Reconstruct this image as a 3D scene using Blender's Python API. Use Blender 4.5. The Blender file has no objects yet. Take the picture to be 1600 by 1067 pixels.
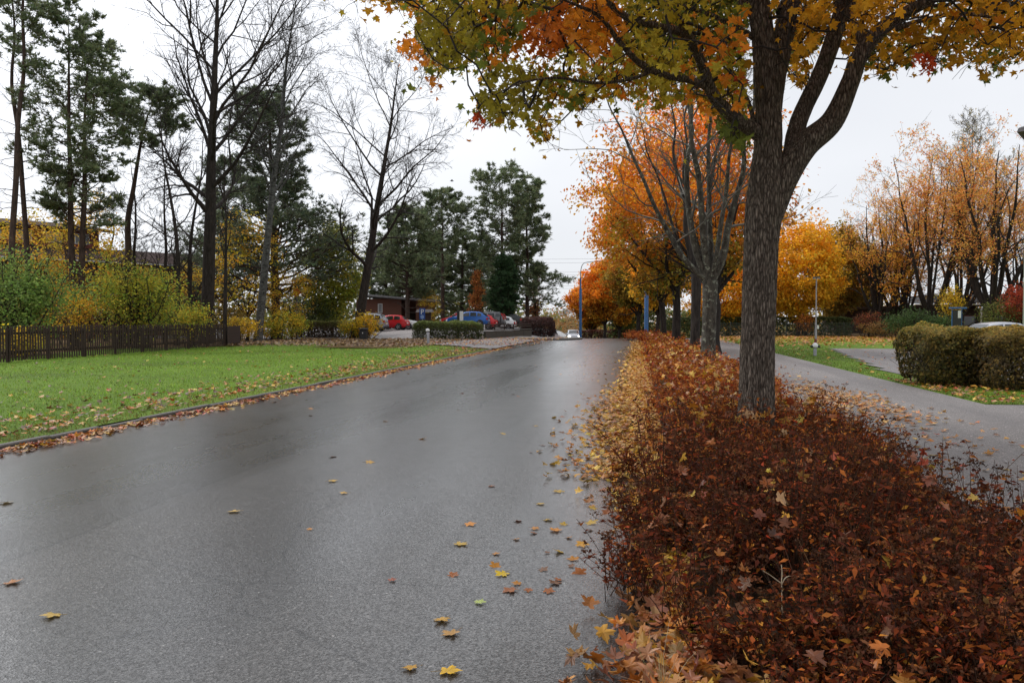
import bpy, math, random
import numpy as np
from mathutils import noise as mnoise, Vector

# ------------------------------------------------------------------ camera, world, sun, exposure
scene = bpy.context.scene
COL = scene.collection
YAW, PITCH, FPX, CAMH = math.radians(9.12), math.radians(1.54), 1246.0, 1.6
cam_data = bpy.data.cameras.new('camera')
cam_data.sensor_width = 36.0
cam_data.lens = 36.0 * FPX / 1600.0
cam_data.clip_start = 0.05
cam_data.clip_end = 3000.0
cam = bpy.data.objects.new('camera', cam_data)
cam.location = (0, 0, CAMH)
cam.rotation_euler = (math.pi / 2 - PITCH, 0, YAW)
COL.objects.link(cam)
scene.camera = cam

SUN_EL, SUN_AZ = math.radians(50), math.radians(-62)      # azimuth from +Y, negative = to the left
world = bpy.data.worlds.new('World')
scene.world = world
world.use_nodes = True
wn, wl = world.node_tree.nodes, world.node_tree.links
wn.clear()
w_out = wn.new('ShaderNodeOutputWorld')
w_bg = wn.new('ShaderNodeBackground')
w_sky = wn.new('ShaderNodeTexSky')
w_sky.sky_type = 'NISHITA'
w_sky.sun_disc = False
w_sky.sun_elevation = SUN_EL
w_sky.sun_rotation = SUN_AZ
w_geo = wn.new('ShaderNodeTexCoord')
w_map = wn.new('ShaderNodeMapping'); w_map.inputs['Scale'].default_value = (1.0, 1.0, 2.6)
w_noise = wn.new('ShaderNodeTexNoise'); w_noise.inputs['Scale'].default_value = 1.5
w_noise.inputs['Detail'].default_value = 4.0; w_noise.inputs['Roughness'].default_value = 0.45
w_ramp = wn.new('ShaderNodeValToRGB')
w_ramp.color_ramp.elements[0].position = 0.28; w_ramp.color_ramp.elements[0].color = (6.6, 6.8, 7.25, 1)
w_ramp.color_ramp.elements[1].position = 0.72; w_ramp.color_ramp.elements[1].color = (8.5, 8.65, 9.0, 1)
# the cloud layer is brighter around the hidden sun
w_dot = wn.new('ShaderNodeVectorMath'); w_dot.operation = 'DOT_PRODUCT'
w_dot.inputs[1].default_value = (math.sin(SUN_AZ) * math.cos(SUN_EL), math.cos(SUN_AZ) * math.cos(SUN_EL), math.sin(SUN_EL))
w_mr = wn.new('ShaderNodeMapRange'); w_mr.inputs['From Min'].default_value = 0.5; w_mr.inputs['From Max'].default_value = 1.0
w_mr.inputs['To Min'].default_value = 1.0; w_mr.inputs['To Max'].default_value = 1.9
w_mul = wn.new('ShaderNodeVectorMath'); w_mul.operation = 'SCALE'
w_mix = wn.new('ShaderNodeMixRGB'); w_mix.inputs['Fac'].default_value = 0.93
wl.new(w_geo.outputs['Generated'], w_map.inputs['Vector'])
wl.new(w_map.outputs['Vector'], w_noise.inputs['Vector'])
wl.new(w_noise.outputs['Fac'], w_ramp.inputs['Fac'])
wl.new(w_geo.outputs['Generated'], w_dot.inputs[0])
wl.new(w_dot.outputs['Value'], w_mr.inputs['Value'])
wl.new(w_ramp.outputs['Color'], w_mul.inputs[0])
wl.new(w_mr.outputs['Result'], w_mul.inputs['Scale'])
wl.new(w_sky.outputs['Color'], w_mix.inputs['Color1'])
wl.new(w_mul.outputs['Vector'], w_mix.inputs['Color2'])
wl.new(w_mix.outputs['Color'], w_bg.inputs['Color'])
w_bg.inputs['Strength'].default_value = 0.1
wl.new(w_bg.outputs['Background'], w_out.inputs['Surface'])

sun_data = bpy.data.lights.new('sun', 'SUN')
sun_data.energy = 1.4
sun_data.angle = math.radians(35)
sun_data.color = (1.0, 0.97, 0.93)
sun = bpy.data.objects.new('sun', sun_data)
sun.rotation_euler = Vector((-math.sin(SUN_AZ) * math.cos(SUN_EL), -math.cos(SUN_AZ) * math.cos(SUN_EL), -math.sin(SUN_EL))).to_track_quat('-Z', 'Y').to_euler()
COL.objects.link(sun)

vs = scene.view_settings
vs.view_transform = 'Standard'
vs.look = 'None'
vs.exposure = 0.18
vs.gamma = 1.0
vs.use_curve_mapping = False
cy = scene.cycles
cy.max_bounces = 5; cy.diffuse_bounces = 3; cy.glossy_bounces = 2; cy.transmission_bounces = 3; cy.transparent_max_bounces = 4
cy.use_denoising = True
cy.caustics_reflective = False; cy.caustics_refractive = False

# ------------------------------------------------------------------ placing
_r = np.array([math.cos(YAW), math.sin(YAW), 0.0])
_f = np.array([-math.sin(YAW) * math.cos(PITCH), math.cos(YAW) * math.cos(PITCH), -math.sin(PITCH)])
_u = np.cross(_r, _f)
CAMP = np.array([0, 0, CAMH])

def smooth(a, b, x):
    t = np.clip((np.asarray(x, float) - a) / (b - a), 0, 1)
    return t * t * (3 - 2 * t)

def zt(x, y):
    """ground height"""
    x = np.asarray(x, float); y = np.asarray(y, float)
    s = np.clip(y - 62, 0, 60)
    s2 = np.clip(y - 122, 0, 200)
    drop = 0.0007 * s * s + 0.084 * s2 * np.exp(-s2 / 150)
    w = 1 - smooth(4, 11, x) 
    w = w * (1 - smooth(-9, -13, x))
    w = np.maximum(w, smooth(110, 150, y) * 0.8)
    rise = 0.5 * smooth(59, 78, y) * smooth(-8.5, -14, x) * (1 - smooth(110, 150, y))
    return -drop * w + rise

def W(px, py, d):
    """world point of a photograph pixel at camera depth d (used to measure the place)"""
    return CAMP + d * (_f + (px - 800) / FPX * _r - (py - 533.5) / FPX * _u)

def G(px, d):
    p = W(px, 500, d)
    return float(p[0]), float(p[1]), float(zt(p[0], p[1]))

def to_px(P):
    q = np.asarray(P) - CAMP
    d = q @ _f
    return 800 + FPX * (q @ _r) / d, 533.5 - FPX * (q @ _u) / d, d

# ------------------------------------------------------------------ meshes
class Geo:
    def __init__(s):
        s.v = []; s.c = []; s.f3 = []; s.m3 = []; s.f4 = []; s.m4 = []; s.n = 0
    def add(s, V, F, col=(0.5, 0.5, 0.5), mat=0):
        V = np.asarray(V, float).reshape(-1, 3); F = np.asarray(F, np.int64)
        if len(V) == 0 or len(F) == 0: return s
        c = np.asarray(col, float)
        if c.ndim == 1: c = np.broadcast_to(c, (len(V), 3))
        s.v.append(V); s.c.append(c)
        if F.shape[1] == 3: s.f3.append(F + s.n); s.m3.append(np.full(len(F), mat))
        else: s.f4.append(F + s.n); s.m4.append(np.full(len(F), mat))
        s.n += len(V)
        return s
    def mesh(s, name, mats, sm=False):
        me = bpy.data.meshes.new(name)
        if s.n == 0: return me
        V = np.concatenate(s.v); C = np.concatenate(s.c)
        f3 = np.concatenate(s.f3) if s.f3 else np.zeros((0, 3), np.int64)
        f4 = np.concatenate(s.f4) if s.f4 else np.zeros((0, 4), np.int64)
        mi = np.concatenate([np.concatenate(s.m3) if s.m3 else np.zeros(0), np.concatenate(s.m4) if s.m4 else np.zeros(0)]).astype(np.int32)
        me.vertices.add(len(V)); me.vertices.foreach_set('co', V.astype(np.float32).ravel())
        li = np.concatenate([f3.ravel(), f4.ravel()]).astype(np.int32)
        me.loops.add(len(li)); me.loops.foreach_set('vertex_index', li)
        st = np.concatenate([np.arange(len(f3)) * 3, len(f3) * 3 + np.arange(len(f4)) * 4]).astype(np.int32)
        me.polygons.add(len(st)); me.polygons.foreach_set('loop_start', st)
        me.polygons.foreach_set('material_index', mi)
        me.polygons.foreach_set('use_smooth', np.full(len(st), bool(sm)))
        at = me.attributes.new('Col', 'FLOAT_COLOR', 'POINT')
        at.data.foreach_set('color', np.concatenate([C, np.ones((len(C), 1))], 1).astype(np.float32).ravel())
        for m in (mats if isinstance(mats, (list, tuple)) else [mats]): me.materials.append(m)
        me.update(calc_edges=True)
        return me
    def build(s, name, mats, parent=None, sm=False, loc=None):
        return link(name, s.mesh(name, mats, sm), parent, loc)

def link(name, data, parent=None, loc=None, rot=None, scale=None):
    o = bpy.data.objects.new(name, data)
    COL.objects.link(o)
    if parent is not None: o.parent = parent
    if loc is not None: o.location = [float(a) for a in loc]
    if rot is not None: o.rotation_euler = rot
    if scale is not None: o.scale = scale if hasattr(scale, '__len__') else (scale,) * 3
    return o

def tag(o, label=None, cat=None, group=None, kind=None):
    if label: o['label'] = label
    if cat: o['category'] = cat
    if group: o['group'] = group
    if kind: o['kind'] = kind
    return o

def thing(name, label, cat, loc=(0, 0, 0), rz=0.0, group=None, scale=1.0):
    o = link(name, None, None, loc, (0, 0, rz), scale)
    o.empty_display_size = 0.3
    return tag(o, label, cat, group)

def copy_thing(src, label, loc, rz=0.0, scale=1.0, group=None):
    def rec(o, par):
        c = o.copy(); COL.objects.link(c); c.parent = par
        for ch in [k for k in bpy.data.objects if k.parent == o]: rec(ch, c)
        return c
    c = rec(src, None)
    c.location = [float(a) for a in loc]; c.rotation_euler = (0, 0, rz)
    c.scale = scale if hasattr(scale, '__len__') else (scale,) * 3
    c['label'] = label
    if group: c['group'] = group
    return c

BOXF = np.array([[0, 3, 2, 1], [4, 5, 6, 7], [0, 1, 5, 4], [1, 2, 6, 5], [2, 3, 7, 6], [3, 0, 4, 7]])
def box(g, x0, x1, y0, y1, z0, z1, col=(.5, .5, .5), mat=0):
    V = [[x0, y0, z0], [x1, y0, z0], [x1, y1, z0], [x0, y1, z0], [x0, y0, z1], [x1, y0, z1], [x1, y1, z1], [x0, y1, z1]]
    return g.add(V, BOXF, col, mat)
def cbox(g, x0, x1, y0, y1, z0, z1, b=.01, col=(.5, .5, .5), mat=0):
    """box with a chamfer round its top and vertical edges"""
    pts = lambda i: [[x0 + i, y0, 0], [x1 - i, y0, 0], [x1, y0 + i, 0], [x1, y1 - i, 0], [x1 - i, y1, 0], [x0 + i, y1, 0], [x0, y1 - i, 0], [x0, y0 + i, 0]]
    A = np.array(pts(b), float); A[:, 2] = z0
    B = A.copy(); B[:, 2] = z1 - b
    c = np.array([(x0 + x1) / 2, (y0 + y1) / 2, 0]); C = A.copy()
    C[:, 0] = c[0] + (A[:, 0] - c[0]) * (1 - 2 * b / max(x1 - x0, 1e-6)); C[:, 1] = c[1] + (A[:, 1] - c[1]) * (1 - 2 * b / max(y1 - y0, 1e-6)); C[:, 2] = z1
    V = np.concatenate([A, B, C, [[c[0], c[1], z1]]])
    i = np.arange(8); j = (i + 1) % 8
    g.add(V, np.concatenate([np.stack([i, j, j + 8, i + 8], 1), np.stack([i + 8, j + 8, j + 16, i + 16], 1)]), col, mat)
    g.add(V, np.stack([i + 16, j + 16, np.full(8, 24)], 1), col, mat)
    return g

def nrm(a):
    return a / np.maximum(np.linalg.norm(a, axis=-1, keepdims=True), 1e-9)

def perp(T):
    ref = np.where(np.abs(T[..., 2:3]) < 0.85, np.array([0, 0, 1.0]), np.array([1.0, 0, 0]))
    return nrm(np.cross(T, ref))

def tubes(g, P, R, k=3, col=(.5, .5, .5), mat=0, cap=False):
    """P (B,n,3), R (B,n): one tapered tube per row"""
    P = np.asarray(P, float); R = np.asarray(R, float)
    if P.ndim == 2: P = P[None]; R = R[None]
    B, n, _ = P.shape
    if B == 0: return g
    T = np.empty_like(P)
    T[:, 1:-1] = P[:, 2:] - P[:, :-2]; T[:, 0] = P[:, 1] - P[:, 0]; T[:, -1] = P[:, -1] - P[:, -2]
    T = nrm(T)
    Tm = nrm(P[:, -1] - P[:, 0])
    ref = perp(Tm)[:, None, :]
    X = nrm(ref - (ref * T).sum(-1, keepdims=True) * T)
    Y = np.cross(T, X)
    a = np.arange(k) * 2 * math.pi / k
    V = P[:, :, None, :] + R[:, :, None, None] * (np.cos(a)[None, None, :, None] * X[:, :, None, :] + np.sin(a)[None, None, :, None] * Y[:, :, None, :])
    idx = np.arange(B * n * k).reshape(B, n, k)
    q = np.stack([idx[:, :-1], np.roll(idx[:, :-1], -1, 2), np.roll(idx[:, 1:], -1, 2), idx[:, 1:]], -1).reshape(-1, 4)
    c = col
    if isinstance(col, np.ndarray) and col.ndim == 2:
        c = np.repeat(col, n * k, 0)
    g.add(V.reshape(-1, 3), q, c, mat)
    if cap and k >= 3:
        base = np.concatenate([V[:, -1].reshape(B * k, 3), P[:, -1]])
        i = np.arange(B * k).reshape(B, k)
        g.add(base, np.stack([i, np.roll(i, -1, 1), np.repeat(np.arange(B)[:, None] + B * k, k, 1)], -1).reshape(-1, 3), c[:1].repeat(len(base), 0) if isinstance(c, np.ndarray) and c.ndim == 2 else c, mat)
    return g

def lathe(g, prof, k=16, c=(0, 0, 0), col=(.5, .5, .5), mat=0, axis='z'):
    prof = np.array(prof, float); a = np.arange(k) * 2 * math.pi / k
    V = np.stack([prof[:, 0:1] * np.cos(a), prof[:, 0:1] * np.sin(a), np.repeat(prof[:, 1:2], k, 1)], -1)
    if axis == 'y': V = V[..., [0, 2, 1]]
    if axis == 'x': V = V[..., [2, 0, 1]]
    i = np.arange(len(prof) * k).reshape(len(prof), k)
    q = np.stack([i[:-1], np.roll(i[:-1], -1, 1), np.roll(i[1:], -1, 1), i[1:]], -1).reshape(-1, 4)
    return g.add(V.reshape(-1, 3) + np.array(c), q, col, mat)

def catmull(P, m):
    """smooth polyline through P (n,k) with m samples per span"""
    P = np.asarray(P, float)
    Q = np.concatenate([[2 * P[0] - P[1]], P, [2 * P[-1] - P[-2]]])
    out = []
    for i in range(len(P) - 1):
        p0, p1, p2, p3 = Q[i:i + 4]
        for t in np.arange(m) / m:
            out.append(.5 * (2 * p1 + (p2 - p0) * t + (2 * p0 - 5 * p1 + 4 * p2 - p3) * t * t + (3 * p1 - p0 - 3 * p2 + p3) * t ** 3))
    out.append(P[-1])
    return np.array(out)

def grid_sheet(g, xs, ys, zf, col=(.5, .5, .5), mat=0, keep=None):
    X, Y = np.meshgrid(xs, ys); Z = zf(X, Y)
    i = np.arange(X.size).reshape(X.shape)
    q = np.stack([i[:-1, :-1], i[:-1, 1:], i[1:, 1:], i[1:, :-1]], -1).reshape(-1, 4)
    V = np.stack([X, Y, Z], -1).reshape(-1, 3)
    if keep is not None:
        c = V[q].mean(1); q = q[keep(c[:, 0], c[:, 1])]
    return g.add(V, q, col, mat)

def strip_sheet(g, left, right, off, nx=6, col=(.5, .5, .5)):
    """sheet between two polylines with equal numbers of points, laid on the ground at height off"""
    L = np.array(left, float); R = np.array(right, float)
    t = np.linspace(0, 1, nx + 1)[None, :, None]
    XY = L[:, None] * (1 - t) + R[:, None] * t
    Z = zt(XY[..., 0], XY[..., 1]) + off
    i = np.arange(Z.size).reshape(Z.shape)
    q = np.stack([i[:-1, :-1], i[:-1, 1:], i[1:, 1:], i[1:, :-1]], -1).reshape(-1, 4)
    return g.add(np.concatenate([XY, Z[..., None]], -1).reshape(-1, 3), q, col)

# ------------------------------------------------------------------ materials
def mat_new(name):
    m = bpy.data.materials.new(name); m.use_nodes = True
    nt = m.node_tree; b = nt.nodes['Principled BSDF']
    return m, nt, b
def N(nt, t, **kw):
    n = nt.nodes.new(t)
    for k, v in kw.items():
        if k in n.inputs: n.inputs[k].default_value = v
        else: setattr(n, k, v)
    return n
def ramp(nt, stops):
    r = nt.nodes.new('ShaderNodeValToRGB'); e = r.color_ramp.elements
    while len(e) < len(stops): e.new(0.5)
    for el, (p, c) in zip(e, stops): el.position = p; el.color = (*c, 1)
    return r
def coords(nt, scale=(1, 1, 1)):
    g = N(nt, 'ShaderNodeTexCoord'); mp = N(nt, 'ShaderNodeMapping'); mp.inputs['Scale'].default_value = scale
    nt.links.new(g.outputs['Object'], mp.inputs['Vector'])
    return mp.outputs['Vector']
def plain(name, col, rough=.6, metal=0.0, spec=.5, emit=None, es=0, bump=0, bscale=80, var=0.0):
    m, nt, b = mat_new(name)
    b.inputs['Base Color'].default_value = (*col, 1); b.inputs['Roughness'].default_value = rough
    b.inputs['Metallic'].default_value = metal; b.inputs['Specular IOR Level'].default_value = spec
    if emit: b.inputs['Emission Color'].default_value = (*emit, 1); b.inputs['Emission Strength'].default_value = es
    if var or bump:
        n = N(nt, 'ShaderNodeTexNoise', Scale=bscale, Detail=4.0); nt.links.new(coords(nt), n.inputs['Vector'])
        if var:
            r = ramp(nt, [(.3, tuple(c * (1 - var) for c in col)), (.7, tuple(min(1, c * (1 + var)) for c in col))])
            nt.links.new(n.outputs['Fac'], r.inputs['Fac']); nt.links.new(r.outputs['Color'], b.inputs['Base Color'])
        if bump:
            bp = N(nt, 'ShaderNodeBump', Distance=bump); nt.links.new(n.outputs['Fac'], bp.inputs['Height']); nt.links.new(bp.outputs['Normal'], b.inputs['Normal'])
    return m
def foliage_mat(name, trans=.35, rough=.55, spec=.3, gain=1.0):
    m, nt, b = mat_new(name)
    a = N(nt, 'ShaderNodeAttribute', attribute_name='Col')
    sc = N(nt, 'ShaderNodeVectorMath', operation='SCALE'); sc.inputs['Scale'].default_value = gain       # reflected plus transmitted light of a leaf
    nt.links.new(a.outputs['Color'], sc.inputs[0]); ac = sc.outputs['Vector']
    nt.links.new(ac, b.inputs['Base Color'])
    b.inputs['Roughness'].default_value = rough; b.inputs['Specular IOR Level'].default_value = spec
    if trans:
        t = N(nt, 'ShaderNodeBsdfTranslucent'); mx = N(nt, 'ShaderNodeMixShader'); mx.inputs[0].default_value = trans
        nt.links.new(ac, t.inputs['Color'])
        nt.links.new(b.outputs[0], mx.inputs[1]); nt.links.new(t.outputs[0], mx.inputs[2])
        nt.links.new(mx.outputs[0], nt.nodes['Material Output'].inputs['Surface'])
    return m
def bark_mat(name, dark, light, sc=(14, 14, 2.2), bump=.02, extra=None, rough=.85, mid=None, fissure=None):
    m, nt, b = mat_new(name)
    v = coords(nt, sc)
    n = N(nt, 'ShaderNodeTexNoise', Scale=1.6, Detail=7.0, Roughness=.65, Distortion=.6); nt.links.new(v, n.inputs['Vector'])
    stops = [(.36, dark), (.66, light)] if mid is None else [(.34, dark), (.5, mid), (.66, light)]
    r = ramp(nt, stops); nt.links.new(n.outputs['Fac'], r.inputs['Fac'])
    out = r.outputs['Color']
    if extra:       # patches: lichen or moss
        n2 = N(nt, 'ShaderNodeTexNoise', Scale=extra[1], Detail=5.0, Roughness=.7); nt.links.new(coords(nt), n2.inputs['Vector'])
        r2 = ramp(nt, [(extra[2], (0, 0, 0)), (extra[2] + .09, (1, 1, 1))]); nt.links.new(n2.outputs['Fac'], r2.inputs['Fac'])
        mx = N(nt, 'ShaderNodeMixRGB'); nt.links.new(r2.outputs['Color'], mx.inputs['Fac']); nt.links.new(out, mx.inputs['Color1']); mx.inputs['Color2'].default_value = (*extra[0], 1)
        out = mx.outputs['Color']
    hgt = n.outputs['Fac']
    if fissure:     # furrows between long bark plates
        wb = N(nt, 'ShaderNodeTexNoise', Scale=3.0, Detail=4.0); nt.links.new(coords(nt), wb.inputs['Vector'])
        ad = N(nt, 'ShaderNodeMixRGB', blend_type='ADD'); ad.inputs['Fac'].default_value = 1.1; nt.links.new(coords(nt, fissure), ad.inputs['Color1']); nt.links.new(wb.outputs['Color'], ad.inputs['Color2'])
        vo = N(nt, 'ShaderNodeTexVoronoi', feature='DISTANCE_TO_EDGE', Scale=1.0); nt.links.new(ad.outputs['Color'], vo.inputs['Vector'])
        rv = ramp(nt, [(.02, (.4, .38, .36)), (.16, (1, 1, 1)), (.4, (1.25, 1.24, 1.22))]); nt.links.new(vo.outputs['Distance'], rv.inputs['Fac'])
        mv = N(nt, 'ShaderNodeMixRGB', blend_type='MULTIPLY'); mv.inputs['Fac'].default_value = 1; nt.links.new(out, mv.inputs['Color1']); nt.links.new(rv.outputs['Color'], mv.inputs['Color2']); out = mv.outputs['Color']
        rh = ramp(nt, [(.0, (0, 0, 0)), (.22, (1, 1, 1))]); nt.links.new(vo.outputs['Distance'], rh.inputs['Fac'])
        hm = N(nt, 'ShaderNodeMath', operation='MULTIPLY_ADD'); nt.links.new(n.outputs['Fac'], hm.inputs[0]); hm.inputs[1].default_value = .6; nt.links.new(rh.outputs['Color'], hm.inputs[2]); hgt = hm.outputs[0]
    nt.links.new(out, b.inputs['Base Color'])
    b.inputs['Roughness'].default_value = rough; b.inputs['Specular IOR Level'].default_value = .25
    bp = N(nt, 'ShaderNodeBump', Distance=bump, Strength=.9); nt.links.new(hgt, bp.inputs['Height']); nt.links.new(bp.outputs['Normal'], b.inputs['Normal'])
    return m

M = {}
M['foliage'] = foliage_mat('foliage', .48, .55, .2, 1.65)
M['needles'] = foliage_mat('needles', .35, .6, .25, 3.5)
M['litter'] = foliage_mat('leaf_litter', .15, .42, .4, 1.25)
M['spirea'] = foliage_mat('spirea', .25, .65, .08, 1.2)
M['bark_maple'] = bark_mat('bark_maple', (.045, .034, .027), (.30, .255, .21), (34, 34, 7), .013, extra=((.13, .12, .08), 3.2, .6), mid=(.14, .112, .09), fissure=(38, 38, 7))
M['bark_dark'] = bark_mat('bark_dark', (.014, .011, .009), (.058, .046, .039), (9, 9, 1.6), .02)
M['bark_lichen'] = bark_mat('bark_lichen', (.03, .025, .02), (.115, .105, .085), (7, 7, 3), .02, extra=((.25, .26, .20), 9.0, .55))
M['bark_pine'] = bark_mat('bark_pine', (.03, .022, .018), (.10, .062, .046), (8, 8, 2), .02)
M['bark_birch'] = bark_mat('bark_birch', (.03, .03, .028), (.17, .17, .16), (3, 3, 7), .01, extra=((.02, .02, .018), 4.5, .55))
M['twig'] = plain('twig', (.024, .019, .017), .85)
M['twig_pale'] = plain('twig_pale', (.115, .105, .085), .85)
# ------------------------------------------------------------------ ground materials
def ground_mat(name, cols, scales=(.6, 9, 60), rough=.9, bump=.02, spec=.2):
    m, nt, b = mat_new(name)
    v = coords(nt)
    n1 = N(nt, 'ShaderNodeTexNoise', Scale=scales[0], Detail=4.0); nt.links.new(v, n1.inputs['Vector'])
    n2 = N(nt, 'ShaderNodeTexNoise', Scale=scales[1], Detail=6.0, Roughness=.7); nt.links.new(v, n2.inputs['Vector'])
    n3 = N(nt, 'ShaderNodeTexNoise', Scale=scales[2], Detail=3.0, Roughness=.7); nt.links.new(v, n3.inputs['Vector'])
    a = N(nt, 'ShaderNodeMath', operation='MULTIPLY_ADD'); a.inputs[1].default_value = .45; nt.links.new(n1.outputs['Fac'], a.inputs[0])
    a2 = N(nt, 'ShaderNodeMath', operation='MULTIPLY_ADD'); a2.inputs[1].default_value = .3; nt.links.new(n2.outputs['Fac'], a2.inputs[0]); nt.links.new(a2.outputs[0], a.inputs[2])
    a3 = N(nt, 'ShaderNodeMath', operation='MULTIPLY'); a3.inputs[1].default_value = .25; nt.links.new(n3.outputs['Fac'], a3.inputs[0]); nt.links.new(a3.outputs[0], a2.inputs[2])
    k = len(cols); r = ramp(nt, [(.36 + .26 * i / (k - 1), c) for i, c in enumerate(cols)])
    nt.links.new(a.outputs[0], r.inputs['Fac']); nt.links.new(r.outputs['Color'], b.inputs['Base Color'])
    b.inputs['Roughness'].default_value = rough; b.inputs['Specular IOR Level'].default_value = spec
    bp = N(nt, 'ShaderNodeBump', Distance=bump); nt.links.new(n3.outputs['Fac'], bp.inputs['Height']); nt.links.new(bp.outputs['Normal'], b.inputs['Normal'])
    return m

def asphalt_mat(name, base=(.05, .05, .052), wet=.6, seam=True, bump=.0016):
    m, nt, b = mat_new(name)
    v = coords(nt)
    grain = N(nt, 'ShaderNodeTexVoronoi', Scale=100.0); nt.links.new(v, grain.inputs['Vector'])
    fine = N(nt, 'ShaderNodeTexNoise', Scale=210.0, Detail=2.0, Roughness=.7); nt.links.new(v, fine.inputs['Vector'])
    # worn wheel tracks and patches run along the road
    vs_ = coords(nt, (.42, .03, 1)); big = N(nt, 'ShaderNodeTexNoise', Scale=1.6, Detail=4.0, Roughness=.55); nt.links.new(vs_, big.inputs['Vector'])
    mid = N(nt, 'ShaderNodeTexNoise', Scale=1.1, Detail=5.0, Roughness=.65); nt.links.new(v, mid.inputs['Vector'])
    # speckled aggregate
    r = ramp(nt, [(.0, tuple(c * .4 for c in base)), (.45, tuple(c * .85 for c in base)), (.8, tuple(c * 1.6 for c in base)), (.93, tuple(c * 2.4 for c in base)), (1.0, tuple(c * 8 for c in base))])
    nt.links.new(grain.outputs['Color'], r.inputs['Fac'])
    mul = N(nt, 'ShaderNodeMixRGB', blend_type='MULTIPLY'); mul.inputs['Fac'].default_value = 1
    r2 = ramp(nt, [(.32, (.6, .6, .61)), (.68, (1.3, 1.3, 1.28))]); nt.links.new(big.outputs['Fac'], r2.inputs['Fac'])
    nt.links.new(r.outputs['Color'], mul.inputs['Color1']); nt.links.new(r2.outputs['Color'], mul.inputs['Color2'])
    out = mul.outputs['Color']
    if seam:      # long joint between the two paving lanes and a few hairline cracks
        sx = N(nt, 'ShaderNodeSeparateXYZ'); nt.links.new(v, sx.inputs[0])
        wob = N(nt, 'ShaderNodeTexNoise', Scale=.5, Detail=6.0, Roughness=.6); nt.links.new(v, wob.inputs['Vector'])
        ma = N(nt, 'ShaderNodeMath', operation='MULTIPLY_ADD'); nt.links.new(wob.outputs['Fac'], ma.inputs[0]); ma.inputs[1].default_value = .34; nt.links.new(sx.outputs['X'], ma.inputs[2])
        ds = N(nt, 'ShaderNodeMath', operation='ADD'); nt.links.new(ma.outputs[0], ds.inputs[0]); ds.inputs[1].default_value = 3.98
        ab = N(nt, 'ShaderNodeMath', operation='ABSOLUTE'); nt.links.new(ds.outputs[0], ab.inputs[0])
        rs = ramp(nt, [(.006, (.3, .3, .3)), (.028, (1, 1, 1))]); nt.links.new(ab.outputs[0], rs.inputs['Fac'])
        ck = N(nt, 'ShaderNodeTexVoronoi', feature='DISTANCE_TO_EDGE', Scale=.33)
        wv = N(nt, 'ShaderNodeMixRGB', blend_type='ADD'); wv.inputs['Fac'].default_value = .7; nt.links.new(v, wv.inputs['Color1']); nt.links.new(wob.outputs['Color'], wv.inputs['Color2']); nt.links.new(wv.outputs['Color'], ck.inputs['Vector'])
        rc = ramp(nt, [(.0, (.35, .35, .35)), (.0042, (1, 1, 1))]); nt.links.new(ck.outputs['Distance'], rc.inputs['Fac'])
        # the left lane is an older, darker, coarser surface
        rl = ramp(nt, [(.47, (.74, .74, .74)), (.53, (1.08, 1.08, 1.08))]); mrl = N(nt, 'ShaderNodeMapRange'); mrl.inputs['From Min'].default_value = -1; mrl.inputs['From Max'].default_value = 1; nt.links.new(ds.outputs[0], mrl.inputs['Value']); nt.links.new(mrl.outputs['Result'], rl.inputs['Fac'])
        for k_ in (rs, rc, rl):
            mm_ = N(nt, 'ShaderNodeMixRGB', blend_type='MULTIPLY'); mm_.inputs['Fac'].default_value = 1; nt.links.new(out, mm_.inputs['Color1']); nt.links.new(k_.outputs['Color'], mm_.inputs['Color2']); out = mm_.outputs['Color']
    nt.links.new(out, b.inputs['Base Color'])
    if wet > .5:  # film of rain water over the stone
        cw = N(nt, 'ShaderNodeMapRange'); cw.inputs['From Min'].default_value = .36; cw.inputs['From Max'].default_value = .62; cw.inputs['To Min'].default_value = 1.0; cw.inputs['To Max'].default_value = .55
        nt.links.new(big.outputs['Fac'], cw.inputs['Value'])
        sg_ = N(nt, 'ShaderNodeSeparateColor'); nt.links.new(grain.outputs['Color'], sg_.inputs[0])
        cg_ = N(nt, 'ShaderNodeMapRange'); cg_.inputs['To Min'].default_value = .35; cg_.inputs['To Max'].default_value = 1.5; nt.links.new(sg_.outputs[1], cg_.inputs['Value'])
        cm_ = N(nt, 'ShaderNodeMath', operation='MULTIPLY', use_clamp=True); nt.links.new(cw.outputs['Result'], cm_.inputs[0]); nt.links.new(cg_.outputs['Result'], cm_.inputs[1]); nt.links.new(cm_.outputs[0], b.inputs['Coat Weight'])
        b.inputs['Coat Roughness'].default_value = .22; b.inputs['Coat IOR'].default_value = 1.5
    # wetness: smoother where water films the surface
    ad = N(nt, 'ShaderNodeMath', operation='MULTIPLY_ADD'); nt.links.new(mid.outputs['Fac'], ad.inputs[0]); ad.inputs[1].default_value = .35; sc2 = N(nt, 'ShaderNodeMath', operation='MULTIPLY'); sc2.inputs[1].default_value = 1.65; nt.links.new(big.outputs['Fac'], sc2.inputs[0]); nt.links.new(sc2.outputs[0], ad.inputs[2])
    mr = N(nt, 'ShaderNodeMapRange'); mr.inputs['From Min'].default_value = .75; mr.inputs['From Max'].default_value = 1.25
    mr.inputs['To Min'].default_value = .60 - .42 * wet; mr.inputs['To Max'].default_value = .74 - .36 * wet
    nt.links.new(ad.outputs[0], mr.inputs['Value']); nt.links.new(mr.outputs['Result'], b.inputs['Roughness'])
    b.inputs['Specular IOR Level'].default_value = .5 - .2 * wet
    s = N(nt, 'ShaderNodeMath', operation='MULTIPLY_ADD'); nt.links.new(fine.outputs['Fac'], s.inputs[0]); s.inputs[1].default_value = .3; nt.links.new(grain.outputs['Distance'], s.inputs[2])
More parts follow.
